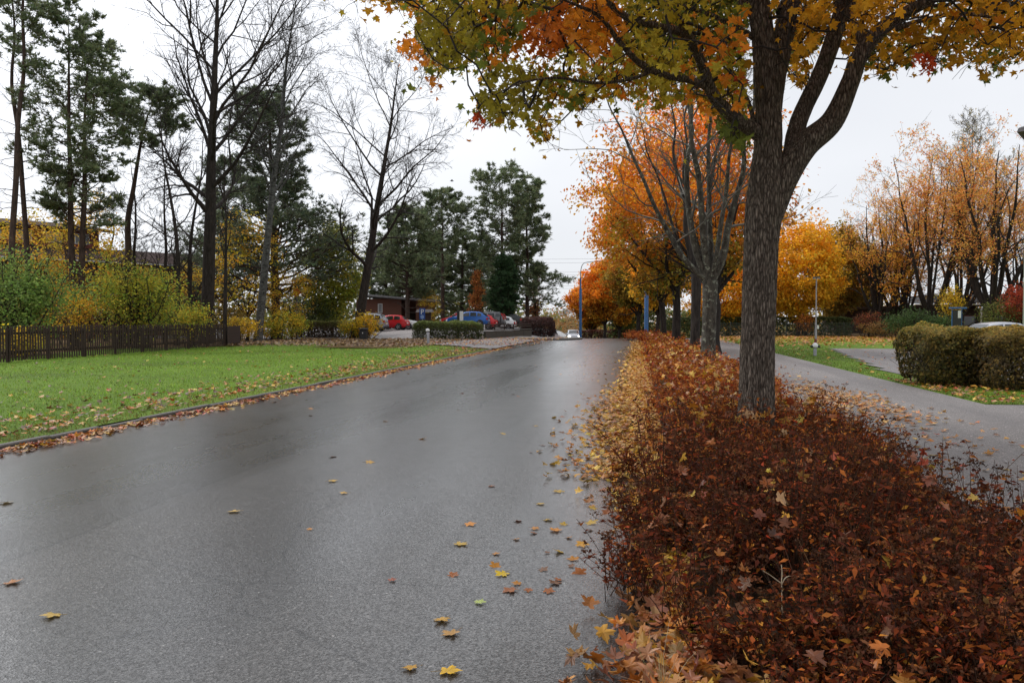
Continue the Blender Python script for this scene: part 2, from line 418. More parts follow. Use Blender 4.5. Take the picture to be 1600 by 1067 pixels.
    bp = N(nt, 'ShaderNodeBump', Distance=bump, Strength=.6); nt.links.new(s.outputs[0], bp.inputs['Height']); nt.links.new(bp.outputs['Normal'], b.inputs['Normal'])
    if wet > .5:
        bc = N(nt, 'ShaderNodeBump', Distance=bump * .55, Strength=.7); nt.links.new(s.outputs[0], bc.inputs['Height']); nt.links.new(bc.outputs['Normal'], b.inputs['Coat Normal'])
    return m

M['asphalt'] = asphalt_mat('wet_asphalt', (.043, .041, .039), .95)
M['path_asphalt'] = asphalt_mat('path_asphalt', (.175, .16, .155), .15, False)
M['lot_asphalt'] = asphalt_mat('lot_asphalt', (.21, .19, .185), .15, False)
M['grass'] = ground_mat('lawn_grass', [(.075, .10, .016), (.10, .18, .012), (.14, .24, .016), (.18, .27, .03)], (.22, 3, 60), .8, .03)
M['soil'] = ground_mat('soil', [(.02, .012, .008), (.05, .03, .018), (.085, .05, .025)], (1.5, 14, 70), .95, .03)
M['leafy_ground'] = ground_mat('leafy_ground', [(.06, .045, .02), (.14, .085, .035), (.24, .14, .05)], (.8, 14, 40), .9, .04)
M['ground'] = ground_mat('rough_ground', [(.045, .06, .018), (.08, .09, .03), (.12, .11, .04)], (.2, 3, 30), .95, .05)
M['kerb'] = plain('kerb_concrete', (.11, .10, .09), .75, bump=.004, bscale=60, var=.35)

# ------------------------------------------------------------------ ground sheets
def row(a, b, step): return np.linspace(a, b, max(2, int(round((b - a) / step)) + 1))
g = Geo()
xs = np.concatenate([np.linspace(-900, -70, 12), np.linspace(-60, 60, 61), np.linspace(70, 900, 12)])
ys = np.concatenate([np.linspace(-60, -5, 8), np.linspace(0, 180, 91), np.linspace(190, 1500, 16)])
grid_sheet(g, xs, ys, lambda x, y: zt(x, y) - .05 - .6 * (np.abs(x + 4) < 9) * (y > 62))
tag(g.build('ground', M['ground'], sm=True), kind='structure')

ROADL, ROADR = -7.75, -.02
def bend(y): return -.0022 * np.clip(np.asarray(y, float) - 70, 0, 400) ** 2 * (1 - .0008 * np.clip(np.asarray(y, float) - 70, 0, 400))
g = Geo()
yy = np.concatenate([np.arange(-6, 130, 1.0), np.arange(130, 181, 4.0)])
strip_sheet(g, np.stack([ROADL + bend(yy), yy], 1), np.stack([ROADR + .35 + bend(yy), yy], 1), 0.0, 16)
tag(g.build('road', M['asphalt'], sm=True), kind='structure')

# left lawn, level with the kerb top
LAWN_END = 47.5
def lawn_far(x): return LAWN_END - 1.4 * np.clip(-8 - x, 0, 9) * .35 + 2
g = Geo()
def lawn_keep(x, y): return y < np.where(x > -12, LAWN_END - 6 + (-8 - x) * 1.2, 47)
grid_sheet(g, np.linspace(-26, -7.84, 37), np.arange(-6, 50, .5), lambda x, y: zt(x, y) + .055 + .05 * np.sin(x * .7) * np.sin(y * .4) * smooth(-8.5, -11, x) + .06 * smooth(-12, -22, x), keep=lawn_keep)
lawn = tag(g.build('lawn', M['grass'], sm=True), kind='structure')
def lawn_z(x, y): return zt(x, y) + .055 + .05 * np.sin(x * .7) * np.sin(y * .4) * smooth(-8.5, -11, x) + .06 * smooth(-12, -22, x)

# woodland floor behind the lawn and fence
g = Geo()
grid_sheet(g, np.arange(-75, -10, 1.0), np.arange(0, 120, 1.0), lambda x, y: zt(x, y) + .06 + .06 * smooth(-12, -22, x) * (1 - smooth(50, 60, y)),
           keep=lambda x, y: ((x < -25) | ((y > 42) & (x < -12.5) & (y < 58))) )
tag(g.build('leafy_ground', M['leafy_ground'], sm=True), kind='structure')

# parking area and its entrance
g = Geo()
grid_sheet(g, np.arange(-44, -7.9, .75), np.arange(44, 108, .75), lambda x, y: zt(x, y) + .02 + .10 * smooth(-8, -11, x),
           keep=lambda x, y: (y > 60) | ((x > -14.5) & (y > LAWN_END - 5 + (-8 - x) * 1.15)))
tag(g.build('parking_area', M['lot_asphalt'], sm=True), kind='structure')

# kerb: single stones
kerb = Geo(); kst = Geo()
cbox(kst, -.055, .055, -.495, .495, -.12, .055, .016)
kme = kst.mesh('kerb_stone', M['kerb'])
root = link('kerb', None, None, (ROADL, 0, 0)); tag(root, kind='structure')
rng = np.random.default_rng(3)
for i, y in enumerate(np.arange(4.0, 41.5, 1.0)):
    sd = link('kerb_stone', kme, root, (-.05 + rng.normal(0, .008), y, float(zt(ROADL, y)) + rng.normal(0, .006) - (.03 if y < 9 else 0)), (rng.normal(0, .004), rng.normal(0, .02), rng.normal(0, .006)))
for i in range(8):    # the kerb turns into the entrance
    a = i / 7; y = 41.5 + a * 5.5; x = -.1 - a * a * 4.5
    link('kerb_stone', kme, root, (x, y, float(zt(ROADL + x, y)) + .005), (0, 0, .15 + a * .75))
# island where the entrance ends
isl = Geo()
th = np.linspace(0, 2 * math.pi, 40, endpoint=False)
ix, iy = -6.4 + 1.6 * np.cos(th) - 1.1 * (np.cos(th) < 0) * np.abs(np.cos(th)) * 3, 67 + 4.2 * np.sin(th)
zz = zt(ix, iy)
V = np.concatenate([np.stack([ix, iy, zz - .1], 1), np.stack([ix, iy, zz + .12], 1), np.stack([ix * .97 - .2, iy * .97 + 2.0, zz + .14], 1), [[-7.2, 67, float(zt(-7, 67)) + .15]]])
i = np.arange(40); j = (i + 1) % 40
isl.add(V, np.concatenate([np.stack([i, j, j + 40, i + 40], 1), np.stack([i + 40, j + 40, j + 80, i + 80], 1)]))
isl.add(V, np.stack([i + 80, j + 80, np.full(40, 120)], 1))
tag(isl.build('traffic_island', M['kerb']), kind='structure')

# right side: soil of the bed, cycle path, lawns, drive
g = Geo()
yy = np.arange(-4, 112, 1.0)
strip_sheet(g, np.stack([.15 + bend(yy) - 1.2 * smooth(52, 66, yy), yy], 1), np.stack([2.75 + bend(yy), yy], 1), .045, 6)
tag(g.build('planting_bed', M['soil'], sm=True), kind='structure')
g = Geo()
yy = np.arange(-4, 112, .8)
strip_sheet(g, np.stack([2.62 + 0 * yy + bend(yy), yy], 1), np.stack([6.35 + 0 * yy + bend(yy), yy], 1), .03, 6)
grid_sheet(g, np.arange(6.35, 24, .6), np.arange(13.4, 16.01, .29), lambda x, y: zt(x, y) + .03)
tag(g.build('cycle_path', M['path_asphalt'], sm=True), kind='structure')
g = Geo()      # drive beyond the strip of lawn
def strip_edge(x): return 24 + np.clip(x - 6.3, 0, 8) ** 1.0 * 3.2      # near-left edge of the drive
grid_sheet(g, np.arange(6.6, 40, .4), np.arange(19, 46.01, .45), lambda x, y: zt(x, y) + .045, keep=lambda x, y: (y < 46) & (y < 25 + (x - 7.3) * 7.0) & (x > 7.2) & (y > 22.4))
tag(g.build('drive', M['path_asphalt'], sm=True), kind='structure')
g = Geo()
grid_sheet(g, np.arange(6.3, 60, .45), np.arange(16.2, 76, .5), lambda x, y: zt(x, y) + .022 + .008 * np.sin(x) * np.sin(y * .6))
grid_sheet(g, np.arange(6.3, 40, .45), np.arange(3, 13.3, .45), lambda x, y: zt(x, y) + .06)
tag(g.build('lawn', M['grass'], sm=True), kind='structure')
g = Geo()
grid_sheet(g, np.arange(4, 70, 1.0), np.arange(75.6, 112, 1.0), lambda x, y: zt(x, y) + .05)
tag(g.build('leafy_ground', M['leafy_ground'], sm=True), kind='structure')

# ------------------------------------------------------------------ leaves: shapes and scatter
def leaf_outline(pts, c=(0, .36)):
    pts = np.array(pts, float); right = pts; left = pts[::-1][1:-1] * np.array([-1, 1]) if abs(pts[0][0]) < 1e-6 else pts[::-1] * np.array([-1, 1])
    out = np.concatenate([right, left]); V = np.concatenate([[c], out])
    n = len(out); F = np.array([[0, 1 + i, 1 + (i + 1) % n] for i in range(n)])
    return V, F
MAPLE_LO = leaf_outline([(0, .05), (.38, .02), (.24, .24), (.56, .52), (.2, .56), (0, 1)])
MAPLE_MED = leaf_outline([(0, .06), (.2, -.04), (.41, .02), (.27, .22), (.48, .34), (.64, .52), (.42, .55), (.24, .54), (.2, .76), (0, 1.02)])
MAPLE_HI = leaf_outline([(0, .06), (.2, -.05), (.42, .0), (.36, .14), (.25, .24), (.46, .33), (.66, .5), (.5, .55), (.5, .68), (.24, .56), (.22, .74), (.11, .8), (0, 1.02)])
def curl(tm, a, b, tw=0.0):
    V2, F = tm
    x, y = V2[:, 0], V2[:, 1] - .4
    z = a * x * x + b * y * y + tw * x * y
    return np.stack([V2[:, 0], V2[:, 1] - .4, z], 1), F
LEAF_LO = [curl(MAPLE_LO, a, b, t) for a, b, t in ((.5, -.2, .2), (-.4, .3, -.3), (.7, .5, 0), (-.2, -.5, .4))]
LEAF_MED = [curl(MAPLE_MED, a, b, t) for a, b, t in ((.7, -.5, .3), (-.6, .5, -.4), (1.0, .7, .1), (-.5, -.8, .5))]
LEAF_HI = [curl(MAPLE_HI, a, b, t) for a, b, t in ((.5, -.25, .25), (-.45, .3, -.3), (.8, .55, .1), (-.25, -.6, .45))]
RHOMB = (np.array([[0, -.5, 0], [.33, 0, .09], [0, .5, 0], [-.33, 0, .09]]), np.array([[0, 1, 2], [0, 2, 3]]))
SPLEAF = (np.array([[0, -.5, 0], [.2, -.1, .07], [0, .5, -.05], [-.2, -.1, .07]]), np.array([[0, 1, 3], [1, 2, 3]]))
OVAL = (np.array([[0, -.5, 0], [.24, -.15, .06], [.2, .22, .05], [0, .5, -.04], [-.2, .22, .05], [-.24, -.15, .06]]), np.array([[0, 1, 5], [1, 2, 5], [2, 4, 5], [2, 3, 4]]))

def put_leaves(g, tm, pos, nr, size, col, rng, mat=0, axis=None, colvar=.12):
    V, F = tm; n = len(pos)
    if n == 0: return
    z = nrm(np.asarray(nr, float))
    if axis is None: axis = rng.normal(size=(n, 3))
    y = nrm(axis - (axis * z).sum(-1, keepdims=True) * z)
    x = np.cross(y, z)
    size = np.asarray(size).reshape(-1, 1, 1)
    P = np.asarray(pos)[:, None] + size * (V[None, :, 0:1] * x[:, None] + V[None, :, 1:2] * y[:, None] + V[None, :, 2:3] * z[:, None])
    FF = (F[None] + (np.arange(n) * len(V))[:, None, None]).reshape(-1, F.shape[1])
    c = np.asarray(col)[:, None, :] * (1 + rng.normal(0, colvar, (n, len(V), 1)))
    g.add(P.reshape(-1, 3), FF, np.clip(c, .002, .95).reshape(-1, 3), mat)

def pal(rng, n, cols, w=None, jit=.18):
    cols = np.array(cols, float); w = None if w is None else np.array(w, float) / np.sum(w)
    c = cols[rng.choice(len(cols), n, p=w)]
    return np.clip(c * (1 + rng.normal(0, jit, (n, 1))) * (1 + rng.normal(0, .06, (n, 3))), .003, .9)

LITTER = [(.45, .24, .03), (.42, .15, .02), (.32, .11, .02), (.22, .08, .03), (.5, .32, .06), (.30, .05, .02), (.38, .22, .10), (.16, .08, .04)]
def rnd_normals(rng, n, spread): 
    v = rng.normal(0, spread, (n, 3)); v[:, 2] = 1
    return nrm(v)

def vnoise(P, s, seed=0):
    P = np.asarray(P, float)
    return np.array([mnoise.noise((p[0] * s + seed, p[1] * s - seed, p[2] * s + .5 * seed)) for p in P])
# ------------------------------------------------------------------ tree growing
def grow(rng, P0, D0, L, n, up, wob):
    B = len(P0); P = np.empty((B, n, 3)); P[:, 0] = P0; D = nrm(np.asarray(D0, float)); L = np.asarray(L, float).reshape(-1, 1)
    for i in range(1, n):
        D = nrm(D + np.array([0, 0, up / (n - 1)]) + rng.normal(0, wob / math.sqrt(n - 1), (B, 3)))
        P[:, i] = P[:, i - 1] + D * L / (n - 1)
    return P

def at_t(P, R, t):
    """P (B,n,3), t (B,m) -> positions, tangents, radii"""
    n = P.shape[1]; u = np.clip(t, 0, .9999) * (n - 1); i = u.astype(int); f = (u - i)[..., None]
    b = np.arange(len(P))[:, None]
    a0, a1 = P[b, i], P[b, i + 1]
    return a0 * (1 - f) + a1 * f, nrm(a1 - a0), R[b, i] * (1 - f[..., 0]) + R[b, i + 1] * f[..., 0]

def spawn(rng, P, R, m, t0, t1, ang, length, rr, tip, n, up, wob, minr=0.0, flat=0.0):
    """children on every row of P. length: function(t)->length or (lo,hi) share of the parent's length"""
    B = len(P)
    t = t0 + (t1 - t0) * (np.arange(m)[None] + rng.random((B, m))) / m
    p, T, r = at_t(P, R, t)
    X = perp(T); Y = np.cross(T, X)
    az = (np.arange(m)[None] * 2.39996 + rng.random((B, 1)) * 6.28 + rng.normal(0, .5, (B, m)))[..., None]
    a = np.radians(rng.uniform(ang[0], ang[1], (B, m)))[..., None]
    D = T * np.cos(a) + (X * np.cos(az) + Y * np.sin(az)) * np.sin(a)
    if flat: D[..., 2] *= (1 - flat)
    plen = np.linalg.norm(np.diff(P, axis=1), axis=-1).sum(1)[:, None]
    if callable(length): L = length(t) * rng.uniform(.75, 1.15, (B, m))
    else: L = plen * rng.uniform(length[0], length[1], (B, m)) * (1.15 - .6 * t)
    CP = grow(rng, p.reshape(-1, 3), D.reshape(-1, 3), L.ravel(), n, up, wob)
    r0 = np.maximum(np.minimum(r * rr, .9 * r), minr).ravel()
    CR = r0[:, None] * np.linspace(1, tip, n)[None]
    return CP, np.maximum(CR, minr)

def trunk_mesh(P, R, k=14, per=6, flare=.5, bumpy=.06, seed=0, ridge=0.0, rfreq=9.0):
    Q = catmull(np.concatenate([P, np.asarray(R)[:, None]], 1), per)
    C, rad = Q[:, :3], Q[:, 3]
    n = len(C); s = np.concatenate([[0], np.cumsum(np.linalg.norm(np.diff(C, axis=0), axis=1))])
    rad = rad * (1 + flare * np.exp(-s / .28))
    T = np.gradient(C, axis=0); T = nrm(T); ref = np.array([1.0, 0, 0]); X = nrm(ref - (T @ ref)[:, None] * T); Y = np.cross(T, X)
    a = np.arange(k) * 2 * math.pi / k
    rr = np.repeat(rad[:, None], k, 1)
    for i in range(n):
        for j in range(k):
            c, d = math.cos(a[j]), math.sin(a[j])
            b = mnoise.noise((c * 1.3 + seed, d * 1.3, s[i] * .9)) * bumpy
            if ridge:
                q = mnoise.noise((c * rfreq + seed, d * rfreq, s[i] * 3.1 + .35 * math.sin(j)))
                q2 = mnoise.noise((c * rfreq * 2.1, d * rfreq * 2.1 + seed, s[i] * 6.5))
                b += ridge * ((1 - 2.2 * abs(q)) + .5 * (1 - 2 * abs(q2))) / rad[i]
            rr[i, j] *= 1 + b
    V = C[:, None] + rr[..., None] * (np.cos(a)[None, :, None] * X[:, None] + np.sin(a)[None, :, None] * Y[:, None])
    g = Geo(); i = np.arange(n * k).reshape(n, k)
    g.add(V.reshape(-1, 3), np.stack([i[:-1], np.roll(i[:-1], -1, 1), np.roll(i[1:], -1, 1), i[1:]], -1).reshape(-1, 4))
    return g

def line(pts, n=9):
    """resample key points (x,y,z,r) to n points"""
    Q = catmull(np.array(pts, float), 8); s = np.concatenate([[0], np.cumsum(np.linalg.norm(np.diff(Q[:, :3], axis=0), axis=1))])
    u = np.linspace(0, s[-1], n)
    O = np.stack([np.interp(u, s, Q[:, i]) for i in range(4)], 1)
    return O[:, :3], O[:, 3]

def bare_tree(name, label, loc, H, r0, seed, fork=.28, spread=.42, n1=24, n2=8, n3=7, n4=4, lean=(0, 0), ang=(35, 60), up=.9, bark='bark_dark', twig='twig', limbs=None, group=None,
              wob=.22, shape=None, tw=.008, leaves=None, crook=.25, kind='bare tree', t1=.98, mainlimbs=0):
    rng = np.random.default_rng(seed)
    root = thing(name, label, 'tree', loc, 0, group)
    tz = np.array([0, .06, .15, .3, .45, .6, .75, .9, 1.0])
    k = np.cumsum(rng.normal(0, crook / 3, (9, 2)), 0) * tz[:, None]
    TP = np.stack([lean[0] * tz + k[:, 0], lean[1] * tz + k[:, 1], H * tz], 1)
    TR = r0 * np.array([1, .93, .85, .74, .58, .42, .27, .13, .03])
    trunk_mesh(TP, TR, 12, 5, .35, .07, seed).build('trunk', M[bark], root, True)
    Lm = spread * H
    shp = shape or (lambda t: Lm * (np.clip((1 - t) / (1 - fork), 0, 1) ** .62) * (.55 + .45 * smooth(fork, fork + .25, t)) + .06 * H)
    p1, r1 = spawn(rng, TP[None], TR[None], n1, fork, t1, ang, shp, .48, .2, 8, up, wob * 1.4)
    br = Geo(); col = (.05, .04, .035)
    tubes(br, p1, r1, 6, mat=0)
    allp = [(p1, r1)]
    p2, r2 = spawn(rng, p1, r1, n2, .2, .97, (28, 60), (.28, .58), .62, .3, 6, up * .5, wob * 1.6, tw * 1.3)
    tubes(br, p2, r2, 4, mat=0)
    p3, r3 = spawn(rng, p2, r2, n3, .2, 1.0, (25, 55), (.3, .62), .62, .45, 3, up * .35, wob * 1.6, tw)
    tubes(br, p3, r3, 3, mat=1)
    if n4:
        p4, r4 = spawn(rng, p3, r3, n4, .25, 1.0, (20, 50), (.35, .7), .7, .5, 2, up * .3, wob, tw * .8)
        tubes(br, p4, r4, 3, mat=1)
    else: p4 = p3
    tag(br.build('branches', [M[bark], M[twig]], root, True), kind='stuff')
    if leaves:
        n, size, cols, wts, zr = leaves
        tip = p4.reshape(-1, 3) if n4 else p3[:, 1:].reshape(-1, 3)
        zz = tip[:, 2] / H
        pr = np.interp(zz, [zr[0], zr[1], zr[2], 1.05], [.15, 1, 1, .25]) + 1e-4
        noi = vnoise(tip[::7], .55, seed); noi = np.repeat(noi, 7)[:len(tip)]
        pr = pr * np.clip(.45 + 1.6 * noi, .02, 2)
        q = tip[rng.choice(len(tip), n, p=pr / pr.sum())] + rng.normal(0, .16, (n, 3))
        lg = Geo(); nr = rng.normal(0, 1, (n, 3)); nr[:, 2] += .5
        put_leaves(lg, RHOMB, q, nr, rng.uniform(.7, 1.3, n) * size, pal(rng, n, cols, wts), rng)
        tag(lg.build('crown', M['foliage'], root), kind='stuff')
    return root

def broadleaf(name, label, loc, H, r0, cr, seed, zc=(.22, 1.0), nclus=420, per=34, leaf=.17, cols=((.42, .16, .02),), wts=None, lowcols=None, fork=.2, bark='bark_dark', group=None, hole=.08, spread=.62, nlimb=7, thin=1.0):
    """round-headed tree in leaf: forked trunk, limbs, twigs, and a crown of leaf sprays with gaps"""
    rng = np.random.default_rng(seed)
    root = thing(name, label, 'tree', loc, 0, group)
    hf = fork * H
    TP = np.stack([np.cumsum(rng.normal(0, .04, 6)), np.cumsum(rng.normal(0, .04, 6)), np.linspace(0, hf * 1.08, 6)], 1); TP[0, :2] = 0
    TR = r0 * np.array([1, .93, .88, .86, .85, .7])
    trunk_mesh(TP, TR, 12, 4, .35, .08, seed).build('trunk', M[bark], root, True)
    zm, zr = (zc[0] + zc[1]) / 2 * H, (zc[1] - zc[0]) / 2 * H
    B = nlimb; az = np.arange(B) * 2 * math.pi / B + rng.normal(0, .3, B); inc = np.radians(rng.uniform(18, 52, B))
    D = np.stack([np.cos(az) * np.sin(inc), np.sin(az) * np.sin(inc), np.cos(inc)], 1)
    P1 = grow(rng, np.repeat(TP[4:5], B, 0) + rng.normal(0, .03, (B, 3)), D, (H - hf) * rng.uniform(.6, .92, B) * (1 - .28 * np.sin(inc)), 8, .35, .3)
    R1 = r0 * .58 * np.linspace(1, .1, 8)[None] * rng.uniform(.7, 1.1, (B, 1))
    br = Geo(); tubes(br, P1, R1, 6)
    P2, R2 = spawn(rng, P1, R1, 9, .15, .97, (30, 65), (.25, .5), .55, .2, 5, .25, .3, .012)
    tubes(br, P2, R2, 4)
    P3, R3 = spawn(rng, P2, R2, 5, .2, 1, (25, 60), (.3, .6), .6, .4, 3, .1, .3, .008)
    tubes(br, P3, R3, 3)
    tag(br.build('branches', M[bark], root, True), kind='stuff')
    # sprays fill the crown's outer shell, lumpy
    n = nclus * 3
    u = nrm(rng.normal(size=(n, 3))); rad = rng.uniform(.45, 1, n) ** .55
    lump = vnoise(u * 1.0, 1.9, seed) * .34 + vnoise(u, 4.1, seed + 5) * .16
    c = u * (rad * (.9 + lump))[:, None] * np.array([cr, cr, zr]) + np.array([0, 0, zm])
    # narrower below, as crowns are
    k = smooth(-1.0, -.1, (c[:, 2] - zm) / zr); c[:, :2] *= (.62 + .38 * k)[:, None]
    gaps = vnoise(c, .62, seed + 9) + .5 * vnoise(c, 1.4, seed + 3)
    c = c[gaps > hole - .22][:nclus]
    m = len(c)
    off = rng.normal(0, 1, (m, per, 3)) * np.array([.42, .42, .26]) * (cr / 5.0) ** .5
    pos = (c[:, None] + off).reshape(-1, 3)
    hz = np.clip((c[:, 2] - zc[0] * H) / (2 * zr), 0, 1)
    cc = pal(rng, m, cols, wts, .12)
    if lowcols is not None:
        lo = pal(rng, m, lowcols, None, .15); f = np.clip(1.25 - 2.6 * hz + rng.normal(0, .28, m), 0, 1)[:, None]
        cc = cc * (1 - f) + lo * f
    col = np.repeat(cc, per, 0) * (1 + rng.normal(0, .2, (m * per, 1)))
    nr = rng.normal(0, .75, (m * per, 3)) + np.repeat(nrm(c - np.array([0, 0, zm])), per, 0) * .6; nr[:, 2] += .5
    lg = Geo(); put_leaves(lg, RHOMB, pos, nr, rng.uniform(.7, 1.35, m * per) * leaf, np.clip(col, .004, .9), rng)
    tag(lg.build('crown', M['foliage'], root), kind='stuff')
    return root

def conifer(name, label, loc, H, r0, seed, z0=.4, cr=3.0, prof=None, n1=44, n2=9, n3=5, tuft=.24, cols=((.052, .062, .033), (.068, .08, .04), (.04, .05, .028)), lean=(0, 0), trunks=1, group=None, bark='bark_pine', sag=.25, dead=6, ntuft=3, blades=4, crook=.25, angle=(58, 88)):
    rng = np.random.default_rng(seed)
    root = thing(name, label, 'tree', loc, 0, group)
    br = Geo(); nd = Geo()
    for q in range(trunks):
        o = np.array([0, 0, 0.0]) if q == 0 else np.array([rng.uniform(.35, .6), rng.uniform(-.3, .3), 0])
        h = H * (1 if q == 0 else .92)
        tz = np.linspace(0, 1, 9); kk = np.cumsum(rng.normal(0, crook / 3, (9, 2)), 0) * tz[:, None]
        TP = np.stack([o[0] + lean[0] * tz ** 1.3 + kk[:, 0], o[1] + lean[1] * tz + kk[:, 1], h * tz], 1)
        TR = r0 * np.array([1, .9, .82, .74, .64, .5, .36, .2, .04])
        trunk_mesh(TP, TR, 10, 4, .3, .06, seed + q).build('trunk', M[bark], root, True)
        pf = prof or (lambda s: np.sqrt(np.clip(1 - s, 0, 1)) * (.45 + .55 * smooth(0, .3, s)))
        L = lambda t: cr * pf((t - z0) / (1 - z0)) + .25
        p1, r1 = spawn(rng, TP[None], TR[None], n1 // trunks, z0, .99, angle, L, .34, .25, 6, sag, .3)
        r1 = np.maximum(r1, .012); tubes(br, p1, r1, 4)
        if dead:
            pd, rd = spawn(rng, TP[None], TR[None], dead, z0 * .45, z0, (60, 95), lambda t: cr * .45 + 0 * t, .22, .2, 5, .1, .4, .008); tubes(br, pd, rd, 3)
            pd2, rd2 = spawn(rng, pd, rd, 4, .3, 1, (30, 60), (.3, .5), .6, .5, 3, 0, .4, .006); tubes(br, pd2, rd2, 3)
        p2, r2 = spawn(rng, p1, r1, n2, .28, 1.0, (28, 62), (.24, .46), .6, .35, 4, .18, .35, .009, flat=.55); tubes(br, p2, r2, 3)
        p3, r3 = spawn(rng, p2, r2, n3, .25, 1.0, (25, 60), (.38, .7), .6, .5, 3, .3, .35, .006, flat=.5)
        # needle tufts along the shoots
        t = rng.uniform(.1, 1, (len(p3), ntuft)); pos, T, _ = at_t(p3, r3, t)
        pos = pos.reshape(-1, 3); T = T.reshape(-1, 3); m = len(pos)
        X = perp(T); Y = np.cross(T, X)
        a = rng.random((m, blades)) * 6.28; tilt = rng.uniform(.3, 1.45, (m, blades))
        d = T[:, None] * np.cos(tilt)[..., None] + (X[:, None] * np.cos(a)[..., None] + Y[:, None] * np.sin(a)[..., None]) * np.sin(tilt)[..., None]
        d[..., 2] = d[..., 2] * .7 + .22; d = nrm(d)
        side = nrm(np.cross(d, rng.normal(size=d.shape))); ln = (tuft * rng.uniform(.6, 1.2, (m, blades)))[..., None]; wd = ln * .115
        b0 = pos[:, None] - side * wd; b1 = pos[:, None] + side * wd; tp = pos[:, None] + d * ln
        V = np.stack([b0, b1, tp], 2).reshape(-1, 3)
        cc = np.repeat(pal(rng, m, cols, None, .22), blades * 3, 0)
        nd.add(V, np.arange(len(V)).reshape(-1, 3), cc)
    tag(br.build('branches', M[bark], root, True), kind='stuff')
    tag(nd.build('crown', M['needles'], root), kind='stuff')
    return root

def bush(name, label, loc, rx, ry, h, seed, n=2600, leaf=.09, cols=((.1, .15, .03),), wts=None, tm=None, stems=14, z0=.12, group=None, cat='shrub', mat='foliage', droop=0, shell=.35, lump=.3):
    rng = np.random.default_rng(seed)
    root = thing(name, label, cat, loc, 0, group)
    st = Geo(); az = rng.random(stems) * 6.28; inc = rng.uniform(.05, .5, stems)
    D = np.stack([np.cos(az) * np.sin(inc) * rx / max(rx, ry), np.sin(az) * np.sin(inc) * ry / max(rx, ry), np.cos(inc)], 1)
    P1 = grow(rng, np.stack([rng.normal(0, rx * .18, stems), rng.normal(0, ry * .18, stems), np.full(stems, -.05)], 1), D, h * rng.uniform(.75, 1.05, stems), 6, -.1, .35)
    R1 = (.012 + .008 * h) * np.linspace(1, .25, 6)[None] * np.ones((stems, 1)); tubes(st, P1, R1, 4)
    P2, R2 = spawn(rng, P1, R1, 6, .25, 1, (25, 60), (.25, .5), .6, .3, 4, .1, .4, .004); tubes(st, P2, R2, 3)
    tag(st.build('stems', M['bark_dark'], root, True), kind='stuff')
    k = n // 12 + 1
    u = nrm(rng.normal(size=(k, 3))); rad = rng.uniform(shell, 1, k) ** .6
    lm = vnoise(u, 1.7, seed) * lump + vnoise(u, 4.2, seed + 2) * lump * .6
    c = u * (rad * (.86 + lm))[:, None] * np.array([rx, ry, h * (1 - z0) / 2]) + np.array([0, 0, h * (1 + z0) / 2])
    c[:, 2] = np.maximum(c[:, 2], .05)
    pos = (c[:, None] + rng.normal(0, 1, (k, 12, 3)) * np.array([.16, .16, .13]) * max(.5, min(1.6, h / 2))).reshape(-1, 3)
    m = len(pos); nr = rng.normal(0, .8, (m, 3)); nr[:, 2] += .7
    cc = np.repeat(pal(rng, k, cols, wts, .15), 12, 0) * (1 + rng.normal(0, .2, (m, 1)))
    lg = Geo(); put_leaves(lg, tm or RHOMB, pos, nr, rng.uniform(.65, 1.35, m) * leaf, np.clip(cc, .003, .9), rng)
    tag(lg.build('foliage', M[mat], root), kind='stuff')
    return root

